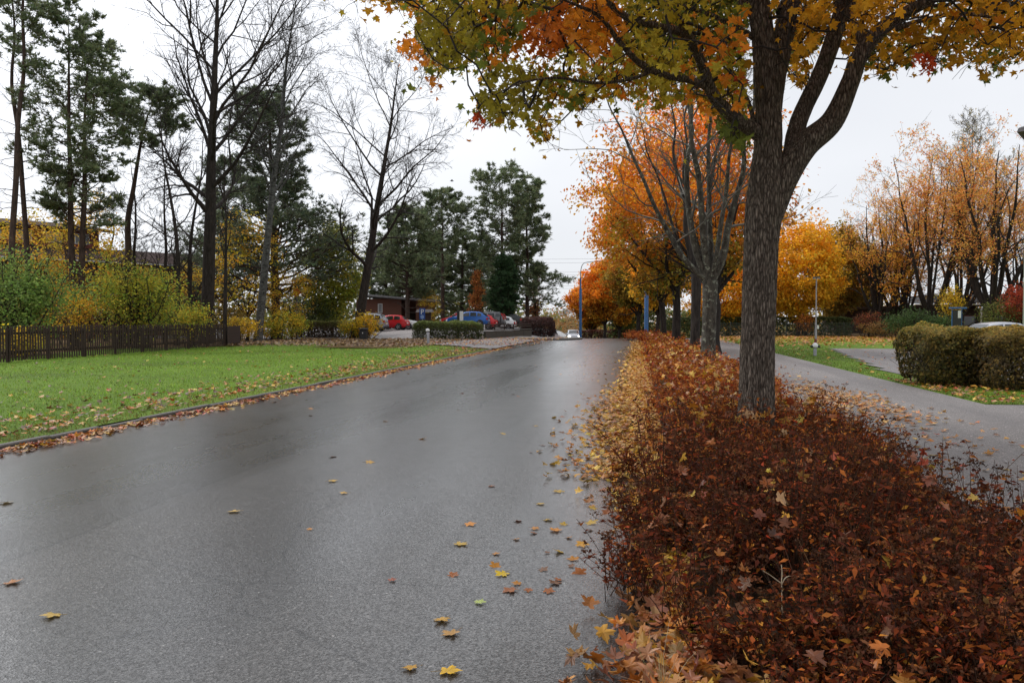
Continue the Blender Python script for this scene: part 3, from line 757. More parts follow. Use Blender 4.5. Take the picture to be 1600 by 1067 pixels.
def hedge(name, label, loc, lx, ly, h, seed, rz=0.0, n=9000, leaf=.075, top=((.12, .13, .03),), side=((.05, .06, .02),), cat='hedge', rough=.12, stems=True, rnd=.25):
    """clipped hedge, local box lx * ly * h, leaves on a lumpy shell and inside it"""
    rng = np.random.default_rng(seed)
    root = thing(name, label, cat, loc, rz)
    m = n
    p = rng.uniform(-1, 1, (m, 3)); ax = rng.integers(0, 5, m)      # push most to a face
    w = np.array([ly * h, ly * h, lx * h, lx * h, 2.2 * lx * ly]); ax = rng.choice(5, m, p=w / w.sum())
    dep = 1 - np.abs(rng.normal(0, .09, m)) - (rng.random(m) < .4) * rng.uniform(0, .8, m)
    p[ax == 0, 0] = -dep[ax == 0]; p[ax == 1, 0] = dep[ax == 1]; p[ax == 2, 1] = -dep[ax == 2]; p[ax == 3, 1] = dep[ax == 3]; p[ax == 4, 2] = dep[ax == 4]
    # rounded edges
    q = np.abs(p); e = np.maximum(0, q - (1 - rnd)) / rnd; l = np.linalg.norm(e, axis=1); f = np.where(l > 1, 1 / np.maximum(l, 1e-6), 1)
    q = np.where(q > 1 - rnd, (1 - rnd) + rnd * e * f[:, None], q); p = np.sign(p) * q
    pos = p * np.array([lx / 2, ly / 2, h / 2]) + np.array([0, 0, h / 2])
    bul = vnoise(pos, 1.1, seed) * rough + vnoise(pos, 3.2, seed + 1) * rough * .6
    pos += nrm(p) * bul[:, None]; pos[:, 2] = np.maximum(pos[:, 2], .04)
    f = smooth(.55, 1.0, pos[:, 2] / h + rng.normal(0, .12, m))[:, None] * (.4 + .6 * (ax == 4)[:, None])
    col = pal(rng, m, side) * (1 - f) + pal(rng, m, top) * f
    nr = p + rng.normal(0, .6, (m, 3)); nr[:, 2] += .35
    lg = Geo(); put_leaves(lg, RHOMB, pos, nr, rng.uniform(.6, 1.35, m) * leaf, col, rng)
    tag(lg.build('foliage', M['foliage'], root), kind='stuff')
    if stems:
        k = int(lx * ly * 9) + 4; st = Geo()
        P0 = np.stack([rng.uniform(-.45, .45, k) * lx, rng.uniform(-.42, .42, k) * ly, np.zeros(k)], 1)
        P1 = grow(rng, P0, np.array([[0, 0, 1.0]]) + rng.normal(0, .25, (k, 3)), np.full(k, h * .9), 5, .2, .3); R1 = .014 * np.linspace(1, .3, 5)[None] * np.ones((k, 1))
        tubes(st, P1, R1, 4); P2, R2 = spawn(rng, P1, R1, 5, .2, 1, (25, 60), (.3, .5), .6, .3, 3, .1, .3, .004); tubes(st, P2, R2, 3)
        tag(st.build('stems', M['bark_dark'], root), kind='stuff')
    return root
# ------------------------------------------------------------------ the near maple
def in_poly(x, y, poly):
    x = np.asarray(x); y = np.asarray(y); ins = np.zeros(x.shape, bool); n = len(poly)
    for i in range(n):
        x1, y1 = poly[i]; x2, y2 = poly[(i + 1) % n]
        if y1 == y2: continue
        c = ((y1 > y) != (y2 > y)) & (x < (x2 - x1) * (y - y1) / (y2 - y1) + x1)
        ins ^= c
    return ins

HD = 9.4
hb = W(1182, 640, HD)
hero = thing('maple_tree', 'large maple with thick dark forked trunk rising from the shrub bed, olive and orange leaves', 'tree', (hb[0], hb[1], .02))
HO = np.array([hb[0], hb[1], .02])
def hp(px, py, dd, rpx): 
    d = HD + dd; p = W(px, py, d) - HO
    return (*p, rpx * d / FPX)
base = hp(1181, 650, 0, 30)
trunk_pts = [(0, 0, 0, .245), hp(1182, 650, 0, 29.5), hp(1183, 560, 0, 28.5), hp(1186, 470, 0, 28), hp(1190, 380, 0, 28.5), hp(1196, 310, 0, 31), hp(1199, 250, 0, 27), hp(1201, 190, -.02, 23), hp(1198, 120, -.05, 21), hp(1190, 40, -.1, 19), hp(1180, -60, -.2, 17), hp(1175, -200, -.4, 13), hp(1160, -400, -.6, 6)]
TP = np.array(trunk_pts); TP[:, 3] *= .87; TP[6:, 3] *= .92; TP[0, 3] *= 1.55; TP[1, 3] *= 1.1
trunk_mesh(TP[:, :3], TP[:, 3], 100, 18, .0, .05, 3, ridge=.011, rfreq=6.0).build('trunk', M['bark_maple'], hero, True)
LIMBS = [
    [hp(1192, 385, 0, 15), hp(1208, 325, 0, 25), hp(1228, 275, -.02, 27), hp(1258, 228, -.05, 26), hp(1300, 190, -.1, 22), hp(1328, 130, -.15, 18), hp(1345, 85, -.2, 17), hp(1385, 40, -.3, 14), hp(1450, 2, -.5, 11), hp(1540, -45, -.8, 8), hp(1650, -90, -1.2, 4)],
    [hp(1238, 250, 0, 20), hp(1248, 190, .12, 16), hp(1280, 120, .2, 15), hp(1302, 60, .25, 15), hp(1318, 0, .3, 14), hp(1330, -100, .4, 11), hp(1350, -260, .5, 5)],
    [hp(1203, 200, 0, 18), hp(1212, 120, .15, 19), hp(1226, 50, .2, 18), hp(1240, -30, .3, 15), hp(1255, -160, .5, 10), hp(1265, -350, .6, 4)],
    [hp(1195, 215, 0, 16), hp(1168, 198, -.1, 14), hp(1140, 178, -.2, 12.5), hp(1112, 145, -.35, 12), hp(1095, 95, -.5, 10), hp(1070, 55, -.7, 8.5), hp(1030, 42, -1.0, 7), hp(985, 30, -1.3, 6), hp(930, -10, -1.6, 4), hp(860, -40, -1.9, 2)],
    [hp(1108, 138, -.36, 8), hp(1080, 126, -.5, 7), hp(1040, 118, -.7, 6.5), hp(1000, 100, -.9, 6), hp(965, 62, -1.1, 5), hp(935, 25, -1.3, 4), hp(880, 0, -1.6, 2)],
    [hp(1022, 110, -.8, 4), hp(985, 124, -.9, 3.6), hp(930, 130, -1.1, 3), hp(870, 122, -1.3, 2.6), hp(815, 130, -1.5, 1.8), hp(770, 150, -1.6, 1)],
    [hp(1193, 70, 0, 7), hp(1150, 42, -.2, 5), hp(1105, 22, -.3, 4.5), hp(1060, 8, -.5, 4), hp(960, -15, -.8, 2.5), hp(860, -10, -1.2, 1.5)],
    [hp(1350, 70, -.2, 9), hp(1330, 20, 0, 8), hp(1350, -60, .2, 6), hp(1400, -160, .4, 2)],
    [hp(1400, 45, -.35, 6), hp(1450, 30, -.6, 4.5), hp(1500, 22, -.8, 4), hp(1560, 30, -1.0, 2.5), hp(1620, 50, -1.2, 1.2)],
    [hp(1180, 195, 0, 5), hp(1165, 150, .3, 4), hp(1130, 90, .6, 3.5), hp(1110, 60, .9, 2.5), hp(1080, 0, 1.3, 1.5)],
    [hp(1190, 40, .0, 10), hp(1120, -40, .6, 8), hp(1020, -110, 1.4, 6), hp(880, -150, 2.2, 3)],
    [hp(1220, 20, .2, 10), hp(1260, -60, .9, 8), hp(1330, -130, 1.9, 6), hp(1450, -160, 3.0, 3)],
    [hp(1095, 85, -.5, 7), hp(1050, 20, -1.4, 6), hp(950, -60, -2.2, 4.5), hp(800, -60, -3.0, 3), hp(690, 40, -3.0, 1.2)],
    [hp(1480, -20, -.6, 5), hp(1500, -60, -1.6, 4), hp(1540, -60, -2.6, 2.5), hp(1580, 10, -3.2, 1.2)],
]
limb_nodes = []
for i, L in enumerate(LIMBS):
    L = np.array(L); L[:, 3] *= .8; k = 40 if L[0, 3] > .1 else (18 if L[0, 3] > .04 else 10)
    trunk_mesh(L[:, :3], L[:, 3], k, 8, 0, .07, 20 + i, ridge=.005 if k == 40 else 0, rfreq=5.0).build('limb', M['bark_maple'], hero, True)
    Q = catmull(L, 10); limb_nodes.append(Q[:, :3])
limb_nodes.append(catmull(TP[-5:, :3], 10))
limb_nodes = np.concatenate(limb_nodes)

POLY = [
    [(540, -20), (545, 6), (565, 3), (590, -2), (608, 20), (628, 14), (652, 30), (645, 55), (622, 66), (622, 88), (655, 96), (665, 112), (660, 128), (678, 150), (690, 140), (688, 112), (725, 108), (745, 92), (775, 72), (800, 55), (815, -20)],
    [(745, 100), (752, 135), (742, 160), (738, 190), (742, 205), (775, 196), (800, 205), (812, 180), (830, 212), (850, 205), (842, 178), (860, 165), (915, 176), (930, 155), (965, 152), (1005, 172), (1040, 170), (1070, 160), (1100, 175), (1165, 200), (1170, -20), (800, -20), (790, 60)],
    [(828, 188), (834, 224), (858, 222), (862, 196), (845, 180)],
    [(1118, 190), (1120, 215), (1150, 232), (1168, 262), (1175, 200), (1160, 170)],
    [(1205, -20), (1212, 95), (1232, 118), (1262, 88), (1290, 66), (1310, 60), (1322, 95), (1342, 112), (1365, 106), (1375, 124), (1392, 118), (1405, 100), (1430, 108), (1436, 92), (1452, 120), (1470, 112), (1500, 98), (1520, 112), (1540, 132), (1560, 122), (1580, 98), (1600, 102), (1620, 100), (1620, -20)],
    [(1232, 118), (1255, 145), (1268, 130), (1262, 92)],
]
HOLES = [[(790, 66), (850, 60), (862, 92), (800, 104)], [(856, 38), (905, 36), (900, 52), (860, 55)], [(815, 88), (850, 82), (1010, 108), (990, 120), (850, 110)], [(1385, 22), (1440, 8), (1450, 40), (1400, 50)], [(1445, 30), (1490, 30), (1480, 62), (1450, 60)]]
rng = np.random.default_rng(11)
CC = np.array([0, 0, 7.6]); CRAD = np.array([6.8, 5.8, 4.8])
def hero_palette(p, px, py):
    n = len(p)
    gold = np.array((.46, .24, .018)); olive = np.array((.20, .17, .018)); orange = np.array((.5, .17, .016)); red = np.array((.36, .055, .016)); green = np.array((.085, .105, .018))
    nz = vnoise(p, .55, 3); nz2 = vnoise(p, .9, 8)
    c = np.where((nz > .14)[:, None], gold * .9, np.where((nz > -.22)[:, None], olive * 1.45 + gold * .12, green * 1.35))
    c = np.where((nz2 > .42)[:, None], orange, c); c = np.where((nz2 > .8)[:, None], red, c)
    c = np.where(((px > 1205) & (py < 160) & (nz > -.2))[:, None], gold * (.75 + .4 * (nz2 > 0))[:, None] + np.array((.0, .0, 0)), c)
    near = lambda x, y, r: (np.hypot(px - x, py - y) < r)[:, None]
    c = np.where(near(645, 82, 30), orange, c); c = np.where(near(672, 140, 22), orange * .8, c)
    c = np.where(near(850, 55, 36) | near(890, 30, 30), red * .4 + orange * .5, c); c = np.where(near(760, 195, 22), red, c)
    c = np.where(near(930, 40, 50), orange * .8 + gold * .2, c); c = np.where(near(800, 150, 55) | near(700, 50, 50), olive * 1.05, c)
    c = np.where(near(1140, 215, 40), green * 1.2, c); c = np.where(near(1445, 100, 18), red * 1.2, c)
    return c
# spray centres fill the crown; those that would hang in the open sky of the photograph are dropped
n = 42000
u = nrm(rng.normal(size=(n, 3))); c = u * (rng.uniform(.0, 1, n) ** .42)[:, None] * CRAD + CC
c = c[c[:, 2] > 2.9]
px, py, d = to_px(c + HO)
front = d > 2.0
inframe = front & (px > -30) & (px < 1630) & (py > -16) & (py < 1100)
ok = np.zeros(len(c), bool)
for p in POLY: ok |= in_poly(px, py, p)
for p in HOLES: ok &= ~in_poly(px, py, p)
gapn = vnoise(c, 1.35, 21)
vis = c[inframe & ok & (gapn > -.34) & (d > 7.0)]
vx, vy, vd = to_px(vis + HO); pick = []
for p, q in zip(POLY, (190, 620, 14, 24, 330, 14)):
    w = np.where(in_poly(vx, vy, p))[0]; pick.append(rng.permutation(w)[:q])
vis = vis[np.unique(np.concatenate(pick))]
hid = c[~inframe & (rng.random(len(c)) < .045)]
tg = Geo()
def grow_to(targets, starts, g, rmin):
    """join every spray to the nearest wood already there, so that twigs branch from twigs"""
    pos = [p for p in starts]; path = [0.0] * len(starts); par = [-1] * len(starts); ns = len(starts)
    S = np.array(starts); best = np.empty(len(targets)); bi = np.empty(len(targets), int)
    for i in range(0, len(targets), 150):
        dd = np.linalg.norm(targets[i:i + 150, None] - S[None], axis=-1) + .35 * np.maximum(0, S[None, :, 2] - targets[i:i + 150, None, 2]); best[i:i + 150] = dd.min(1); bi[i:i + 150] = dd.argmin(1)
    left = np.ones(len(targets), bool)
    for _ in range(len(targets)):
        k = int(np.argmin(np.where(left, best, 1e9))); left[k] = False
        a = pos[bi[k]]; b = targets[k]; L = np.linalg.norm(b - a); m = (a + b) / 2 + rng.normal(0, .07 * L, 3) + np.array([0, 0, .06 * L])
        i0 = len(pos); pos += [m, b]; par += [int(bi[k]), i0]; path += [path[bi[k]] + L / 2, path[bi[k]] + L]
        for j in (i0, i0 + 1):
            d2 = np.linalg.norm(targets - pos[j], axis=1) + .22 * path[j]; u = left & (d2 < best); best[u] = d2[u]; bi[u] = j
    cnt = np.zeros(len(pos))
    for j in range(len(pos) - 1, ns - 1, -1):
        cnt[j] += .5
        if par[j] >= ns: cnt[par[j]] += cnt[j]
    rad = np.clip(rmin * np.sqrt(1 + cnt), rmin, .022)
    segs = []; rr = []
    for j in range(ns, len(pos)):
        q = par[j]; segs.append([pos[q], pos[j]]); rr.append([max(rad[j], min(rad[q], rad[j] * 1.25)) if q >= ns else rad[j] * 1.2, rad[j]])
    tubes(g, np.array(segs), np.array(rr), 4)
grow_to(vis, limb_nodes, tg, .0042)
grow_to(hid[::3], limb_nodes, tg, .006)
dv = np.clip(rng.normal(0, 1, (len(vis), 3, 3)), -1.3, 1.3) * .11
tubes(tg, np.stack([np.repeat(vis[:, None], 3, 1), vis[:, None] + dv * .55 + np.array([0, 0, .02]), vis[:, None] + dv], 2).reshape(-1, 3, 3), np.array([[.0038, .003, .0022]]), 3)
tag(tg.build('twigs', M['twig'], hero, True), kind='stuff')

paths = []
for L in [TP] + [np.array(q) for q in LIMBS[:6]]:
    Q = catmull(np.asarray(L)[:, :4], 12); qx, qy, qd = to_px(Q[:, :3] + HO); paths.append(np.stack([qx, qy, qd, Q[:, 3] * .88 * FPX / qd], 1))
paths = np.concatenate(paths); paths = paths[(paths[:, 1] > -20) & (paths[:, 3] > 2.2)]
def hides_limb(P):
    x, y, d = to_px(P + HO); bad = np.zeros(len(P), bool)
    for i in range(0, len(P), 500):
        dd = np.hypot(x[i:i + 500, None] - paths[None, :, 0], y[i:i + 500, None] - paths[None, :, 1]) - paths[None, :, 3] - 5
        bad[i:i + 500] = ((dd < 0) & (d[i:i + 500, None] < paths[None, :, 2] + .12)).any(1)
    return bad
per = 17
off = rng.normal(0, 1, (len(vis), per, 3)) * np.array([.17, .17, .14])
lp = (vis[:, None] + off).reshape(-1, 3)
lx, ly, ld = to_px(lp + HO)
lc = hero_palette(lp, lx, ly) * (1 + rng.normal(0, .22, (len(lp), 1)))
okl = np.zeros(len(lp), bool)
for p in POLY: okl |= in_poly(lx, ly, p)
okl |= (ly < 0) | (rng.random(len(lp)) < .12)
okl &= ~hides_limb(lp) | (rng.random(len(lp)) < .13)
lp, lc, ld, lx, ly = lp[okl], np.clip(lc[okl], .005, .9), ld[okl], lx[okl], ly[okl]
m = len(lp)
nr = rng.normal(0, 1, (m, 3)) * np.array([.8, .8, .35]) + np.array([0, -.15, .55])
ax = rng.normal(0, .55, (m, 3)) + np.array([0, 0, -.9])
size = rng.uniform(.05, .112, m)
order = np.argsort(-(size / ld) * ((lx > 5) & (lx < 1595) & (ly > 8)))
big, rest = order[:300], order[300:]
cg = Geo()
for v in range(4):
    s = rest[v::4]; put_leaves(cg, (LEAF_MED if v == 1 else LEAF_LO)[v], lp[s], nr[s], size[s], lc[s], rng, axis=ax[s])
hn = 9; hpz = (hid[:, None] + rng.normal(0, 1, (len(hid), hn, 3)) * .3).reshape(-1, 3)
hx, hy, hd_ = to_px(hpz + HO); keep = ~((hd_ > 0) & (hx > -20) & (hx < 1620) & (hy > -12) & (hy < 1090)); hpz = hpz[keep]
hnr = rng.normal(0, .6, hpz.shape); hnr[:, 2] += .8
put_leaves(cg, RHOMB, hpz, hnr, rng.uniform(.2, .3, len(hpz)), pal(rng, len(hpz), [(.42, .19, .016), (.15, .13, .016), (.48, .14, .016)]), rng)
crown = cg.build('crown', M['foliage'], hero); crown['kind'] = 'stuff'
# the 300 leaves that show largest
from mathutils import Matrix
lmes = {}
for i in big:
    q = tuple(np.round(np.log(lc[i] + .01) * 3).astype(int)); key = (q, int(i) % 4)
    if key not in lmes:
        gg = Geo(); V, F = LEAF_HI[int(i) % 4]; gg.add(V, F, np.clip(lc[i] * (1 + rng.normal(0, .1, (len(V), 1))), .004, .9)); 
        pet = np.array([[0, -.34, 0], [.02, -.6, .06], [.05, -.95, .16]]); tubes(gg, pet, np.array([.012, .011, .011]), 3, lc[i] * .5)
        lmes[key] = gg.mesh('leaf', M['foliage'])
    z = nrm(nr[i]); y = nrm(ax[i] - ax[i].dot(z) * z); x = np.cross(y, z)
    mm = Matrix([[float(a) for a in (x[r] * size[i], y[r] * size[i], z[r] * size[i], lp[i][r])] for r in range(3)] + [[0, 0, 0, 1]])
    o = link('leaf', lmes[key], crown); o.matrix_local = mm

# ------------------------------------------------------------------ the shrub bed
rng = np.random.default_rng(5)
SP_DARK = [(.085, .023, .012), (.12, .03, .014), (.06, .018, .010), (.18, .04, .015), (.25, .055, .017), (.09, .046, .014)]
SP_WD = [4, 4, 3, 2.4, .9, .8]
SP_RUST = [(.29, .075, .018), (.36, .11, .022), (.21, .05, .016), (.13, .038, .015), (.44, .18, .03), (.34, .05, .018)]
SP_WR = [4, 4, 3, 2, 1.4, 1]
bed = Geo()
def bed_h(x, y):
    n = np.array([mnoise.noise((a * .55, b * .45, 3.1)) + .45 * mnoise.noise((a * 1.5, b * 1.3, 7.7)) for a, b in zip(x, y)])
    h = .57 + .24 * n
    h *= .52 + .48 * smooth(2.4, 5.2, y)
    h = h + .20 * np.exp(-((x - .15) / .35) ** 2 - ((y - 6.6) / .9) ** 2) 
    return np.clip(h, .2, .95) * (.7 + .3 * smooth(0.0, .3, x - bed_l(y))) * (.7 + .3 * smooth(0, .5, bed_r(y) - x))
def bed_l(y): return .02 + .3 * (1 - smooth(3.2, 4.6, y)) - .12 * np.exp(-((y - 6.4) / 1.6) ** 2) + .10 * np.sin(y * 1.3) + .07 * np.sin(y * 3.7 + 1) + bend(y) - 1.5 * smooth(54, 66, y) + .33 * smooth(7.6, 9.5, y)
def bed_r(y): return 2.6 - .25 * smooth(5, 8, y) + .2 * np.sin(y * .8) + .35 * smooth(10, 20, y) + bend(y)
def bed_pts(y0, y1, dens):
    n = int((y1 - y0) * 3.1 * dens); y = rng.uniform(y0, y1, n); x = rng.uniform(0, 1, n); x = bed_l(y) + x * (bed_r(y) - bed_l(y))
    return x, y
def stems_block(y0, y1, plants, per, nleaf, leaf, tube, head, headn, seedcol):
    cx, cy = bed_pts(y0, y1, plants); n = len(cx); hh = bed_h(cx, cy) * rng.uniform(.58, 1.3, n)
    X = np.repeat(cx, per); Y = np.repeat(cy, per); Hs = np.repeat(hh, per) * rng.uniform(.62, 1.08, n * per); m = n * per
    # keep the trunks clear
    inc = np.minimum(np.abs(rng.normal(0, .5, m)), .95); az = rng.random(m) * 6.28
    D = np.stack([np.cos(az) * np.sin(inc), np.sin(az) * np.sin(inc), np.cos(inc)], 1)
    P0 = np.stack([X + rng.normal(0, .07, m), Y + rng.normal(0, .07, m), zt(X, Y) + .03], 1)
    P = grow(rng, P0, D, np.minimum(Hs / np.maximum(np.cos(inc) * .95, .45), Hs * 1.3), 5, .12, .25)
    if tube: tubes(bed, P, np.array([[.0032, .0028, .0024, .002, .0014]]), 3, pal(rng, m, [(.07, .035, .022), (.11, .055, .03), (.05, .03, .022)]))
    t = rng.uniform(.25, 1.0, (m, nleaf)) ** .8
    p, T, _ = at_t(P, np.zeros((m, 5)), t)
    q = p.reshape(-1, 3); k = len(q)
    out = nrm(rng.normal(size=(k, 3))); out[:, 2] = np.abs(out[:, 2]) * .3
    sz = rng.uniform(.55, 1.35, k) * leaf
    q = q + out * (sz * .6)[:, None]
    nr = rng.normal(0, .55, (k, 3)); nr[:, 2] += .8
    f = np.repeat(seedcol(X, Y), nleaf)
    col = np.where((rng.random(k) < f)[:, None], pal(rng, k, SP_RUST, SP_WR, .2), pal(rng, k, SP_DARK, SP_WD, .22))
    put_leaves(bed, SPLEAF, q, nr, sz * 1.18, col, rng, axis=out, colvar=.08)
    if head:
        hs = rng.random(m) < head; Hp = P[hs, -1]; kk = len(Hp)
        ang = rng.random((kk, headn)) * 6.28; rr = np.sqrt(rng.random((kk, headn))) * .046 * rng.uniform(.6, 1.3, (kk, 1))
        pos = Hp[:, None] + np.stack([np.cos(ang) * rr, np.sin(ang) * rr, .035 - 6 * rr ** 2 + rng.normal(0, .006, rr.shape)], -1)
        pos = pos.reshape(-1, 3); nn = rng.normal(0, .8, pos.shape); nn[:, 2] += .6
        hc = np.repeat(pal(rng, kk, [(.07, .028, .014), (.10, .04, .018), (.05, .022, .013), (.15, .055, .02)]), headn, 0)
        put_leaves(bed, RHOMB, pos, nn, rng.uniform(.013, .024, len(pos)), hc, rng)
        sp = np.stack([np.repeat(Hp, 3, 0) - np.array([0, 0, .01]), Hp.repeat(3, 0) + np.stack([np.cos(ang[:, :3]) * .03, np.sin(ang[:, :3]) * .03, np.full((kk, 3), .03)], -1).reshape(-1, 3)], 1)
        tubes(bed, sp, np.full((1, 2), .0011), 3, (.06, .03, .02))
near_rust = lambda x, y: .23 + .67 * smooth(6.6, 9.6, y + .75 * (x - 1.0)) + .22 * (1 - smooth(2.6, 4.6, y)) + .25 * smooth(1.6, 2.6, x) * (1 - smooth(4, 6, y))
stems_block(2.0, 6.0, 8.5, 34, 13, .036, True, .32, 19, near_rust)
stems_block(6.0, 10.5, 7, 27, 12, .041, True, .3, 13, near_rust)
stems_block(10.5, 22, 9, 10, 9, .052, False, 0, 0, near_rust)
stems_block(22, 45, 4, 9, 8, .095, False, 0, 0, lambda x, y: .88 + 0 * x)
stems_block(45, 76, 2.2, 8, 8, .15, False, 0, 0, lambda x, y: .9 + 0 * x)
tag(bed.build('spirea_bed', M['spirea']), 'rust brown spirea shrubs with dried flower heads filling the bed beside the road', 'shrubs', kind='stuff')

# maple leaves caught in the shrubs
caught = Geo()
def scatter(g, x, y, z, smin, smax, cols, spread, hi=False, wts=None, far=False):
    n = len(x); nr_ = rnd_normals(rng, n, spread); s = rng.uniform(smin, smax, n); c = pal(rng, n, cols, wts)
    P = np.stack([x, y, z], 1)
    if far: return put_leaves(g, RHOMB, P, nr_, s * 1.15, c, rng)
    for v in range(4): put_leaves(g, (LEAF_HI if hi else LEAF_LO)[v], P[v::4], nr_[v::4], s[v::4], c[v::4], rng)
for y0, y1, dn, s0, s1 in ((2.2, 9, 17, .04, .085), (9, 25, 24, .08, .14), (25, 60, 12, .12, .2)):
    x, y = bed_pts(y0, y1, dn); h = bed_h(x, y); z = zt(x, y) + h * np.clip(rng.normal(.9, .12, len(x)), .2, 1.06)
    scatter(caught, x, y, z, s0, s1, LITTER + [(.5, .2, .02), (.52, .3, .03)] if y0 > 5 else LITTER + [(.22, .07, .02), (.18, .06, .03), (.12, .05, .025)] * 3, .9, y0 < 5, far=y0 > 20)
tag(caught.build('caught_leaves', M['litter']), 'yellow and rust maple leaves caught on top of the shrub bed', 'leaves', kind='stuff')

# ------------------------------------------------------------------ leaf litter on the ground
lit = Geo()
STRIP = [(.5, .27, .03), (.46, .19, .02), (.52, .33, .05), (.38, .15, .025), (.42, .24, .07), (.3, .11, .03)]
def edge_band(n, y0, y1, s0, s1, hi):
    y = y0 + (y1 - y0) * rng.random(n); w = .16 + .55 * smooth(4.5, 10, y) * (1 - .42 * smooth(13, 22, y))
    x = ROADR + .30 - np.abs(rng.normal(0, 1, n)) * w * .68 + bend(y) - .0 * y
    scatter(lit, x, y, zt(x, y) + rng.uniform(.006, .045, n) + .05 * (x > .1), s0, s1, STRIP, .3, hi, far=y0 > 20)
edge_band(230, 2.3, 4.6, .045, .09, True)
edge_band(620, 4.6, 9, .05, .095, True)
edge_band(6600, 8, 24, .06, .115, False)
edge_band(9000, 24, 64, .09, .16, False)
# the drift in the near corner
n = 420; x = rng.normal(.12, .2, n); y = rng.normal(3.35, .5, n); k = x > -.28 - .1 * rng.random(n); x, y = x[k], y[k]
scatter(lit, x, y, .05 + rng.uniform(0, .09, len(x)) * smooth(-.2, .25, x), .05, .10, [(.30, .13, .04), (.38, .13, .02), (.40, .2, .04), (.22, .085, .04), (.33, .15, .07), (.17, .07, .035), (.3, .1, .03)], .6, True)
n = 2500; x, y = bed_pts(2, 12, n / 31.0); scatter(lit, x, y, zt(x, y) + rng.uniform(.05, .09, len(x)), .05, .11, LITTER + [(.12, .06, .03)] * 4, .35, far=True)
# gutter along the left kerb
n = 2400; y = 6 + 40 * rng.random(n) ** 1.2; x = ROADL + .1 + np.abs(rng.normal(0, .15, n)) * (1 + .4 * rng.random(n))
scatter(lit, x, y, zt(x, y) + rng.uniform(.006, .04, n), .06, .13, LITTER, .3)
# left lawn: dense beside the kerb, sparse further in
n = 2900; y = 7 + 40 * rng.random(n); x = -8.05 - np.where(rng.random(n) < .8, np.abs(rng.normal(0, 1.2, n)), rng.random(n) * 15)
k = lawn_keep(x, y) & (x > -25); x, y = x[k], y[k]
scatter(lit, x, y, lawn_z(x, y) + rng.uniform(.02, .05, len(x)), .07, .13, LITTER + [(.10, .055, .03)] * 3, .3)
n = 5200; x = rng.uniform(-25, -12.2, n); y = rng.uniform(41, 58, n); k = (y > 43.5 - 1.5 * rng.random(n) ** 2 * 3); x, y = x[k], y[k]
scatter(lit, x, y, zt(x, y) + .14 * smooth(-11, -16, x) + rng.uniform(.04, .1, len(x)), .11, .2, [(.20, .13, .07), (.14, .085, .045), (.28, .18, .09), (.09, .055, .03), (.33, .2, .07)], .45, far=True)
# entrance and island
n = 1500; x = rng.uniform(-16, -6, n); y = 45 + 24 * rng.random(n); scatter(lit, x, y, zt(x, y) + .15, .1, .18, LITTER, .25, far=True)
# right: path, lawns and the far drift under the trees
n = 500; x = 2.7 + np.abs(rng.normal(0, 1.0, n)); y = 5 + 24 * rng.random(n); scatter(lit, x, y, zt(x, y) + .045, .06, .12, LITTER, .2)
n = 900; x = rng.normal(3.9, .5, n); y = rng.normal(16.5, 2.4, n); scatter(lit, x, y, zt(x, y) + .05, .07, .12, [(.5, .3, .12), (.45, .2, .06), (.36, .16, .05)], .25)
n = 900; x = 6.4 + rng.random(n) ** 1.5 * 5; y = 16.1 + 6 * rng.random(n) ** .9; scatter(lit, x, y, zt(x, y) + .075, .06, .11, LITTER + [(.2, .1, .04)] * 3, .35)
n = 1500; x = 6.4 + rng.random(n) * 16; y = 16 + 60 * rng.random(n) ** 1.3; scatter(lit, x, y, zt(x, y) + .09, .08, .16, LITTER, .25, far=True)
n = 9000; x = rng.uniform(5.5, 40, n); y = 47 + 29 * rng.random(n) ** .55; scatter(lit, x, y, zt(x, y) + .10 + .05 * rng.random(n), .12, .24, [(.42, .19, .03), (.36, .13, .025), (.28, .11, .035), (.45, .26, .05)], .35, far=True)
tag(lit.build('leaf_litter', M['litter']), 'fallen autumn leaves drifted along kerb, bed and lawns', 'leaves', kind='stuff')

# single leaves on the wet road
PROM = [(784, 898, .13, (.55, .38, .02), 'bright yellow maple leaf lying alone on the wet road'), (910, 852, .14, (.5, .25, .03), 'golden leaf standing half curled at the road edge by the dark shrubs'),
        (868, 829, .14, (.5, .2, .02), 'large orange maple leaf near the shrubs, left of the curled golden leaf'), (735, 820, .12, (.5, .2, .03), 'flat orange leaf in the lane above the lone yellow leaf'),
        (703, 1050, .13, (.55, .33, .02), 'yellow crumpled leaf nearest the bottom edge of the road'), (690, 970, .12, (.42, .24, .04), 'dull gold leaf lying flat in the near lane'), (703, 991, .13, (.36, .2, .06), 'brownish gold leaf just below a dull gold one'),
        (537, 771, .10, (.45, .26, .03), 'small golden leaf in the middle of the road'), (365, 800, .13, (.45, .3, .08), 'pale yellow leaf on the dark worn wheel track'), (520, 752, .12, (.45, .28, .04), 'thin yellow leaf beyond the small golden leaf'),
        (20, 911, .13, (.3, .12, .03), 'brown leaf at the left edge of the near road'), (80, 963, .13, (.42, .28, .06), 'pale gold leaf low on the left of the road'), (10, 786, .14, (.4, .28, .1), 'pale leaf at the far left of the road'), (641, 1045, .09, (.4, .22, .03), 'small amber leaf low in the near lane'),
        (660, 686, .14, (.45, .2, .03), 'orange leaf well up the middle of the road'), (578, 723, .13, (.42, .24, .04), 'yellow leaf seen edge on in mid road'), (613, 907, .07, (.22, .06, .03), 'small dark red leaf in the near lane'), (750, 942, .08, (.3, .36, .1), 'small pale green leaf below the bright yellow one')]
LCOL = {'yellow': (.42, .27, .04), 'orange': (.4, .17, .025), 'rust': (.27, .09, .025), 'brown': (.15, .075, .04)}
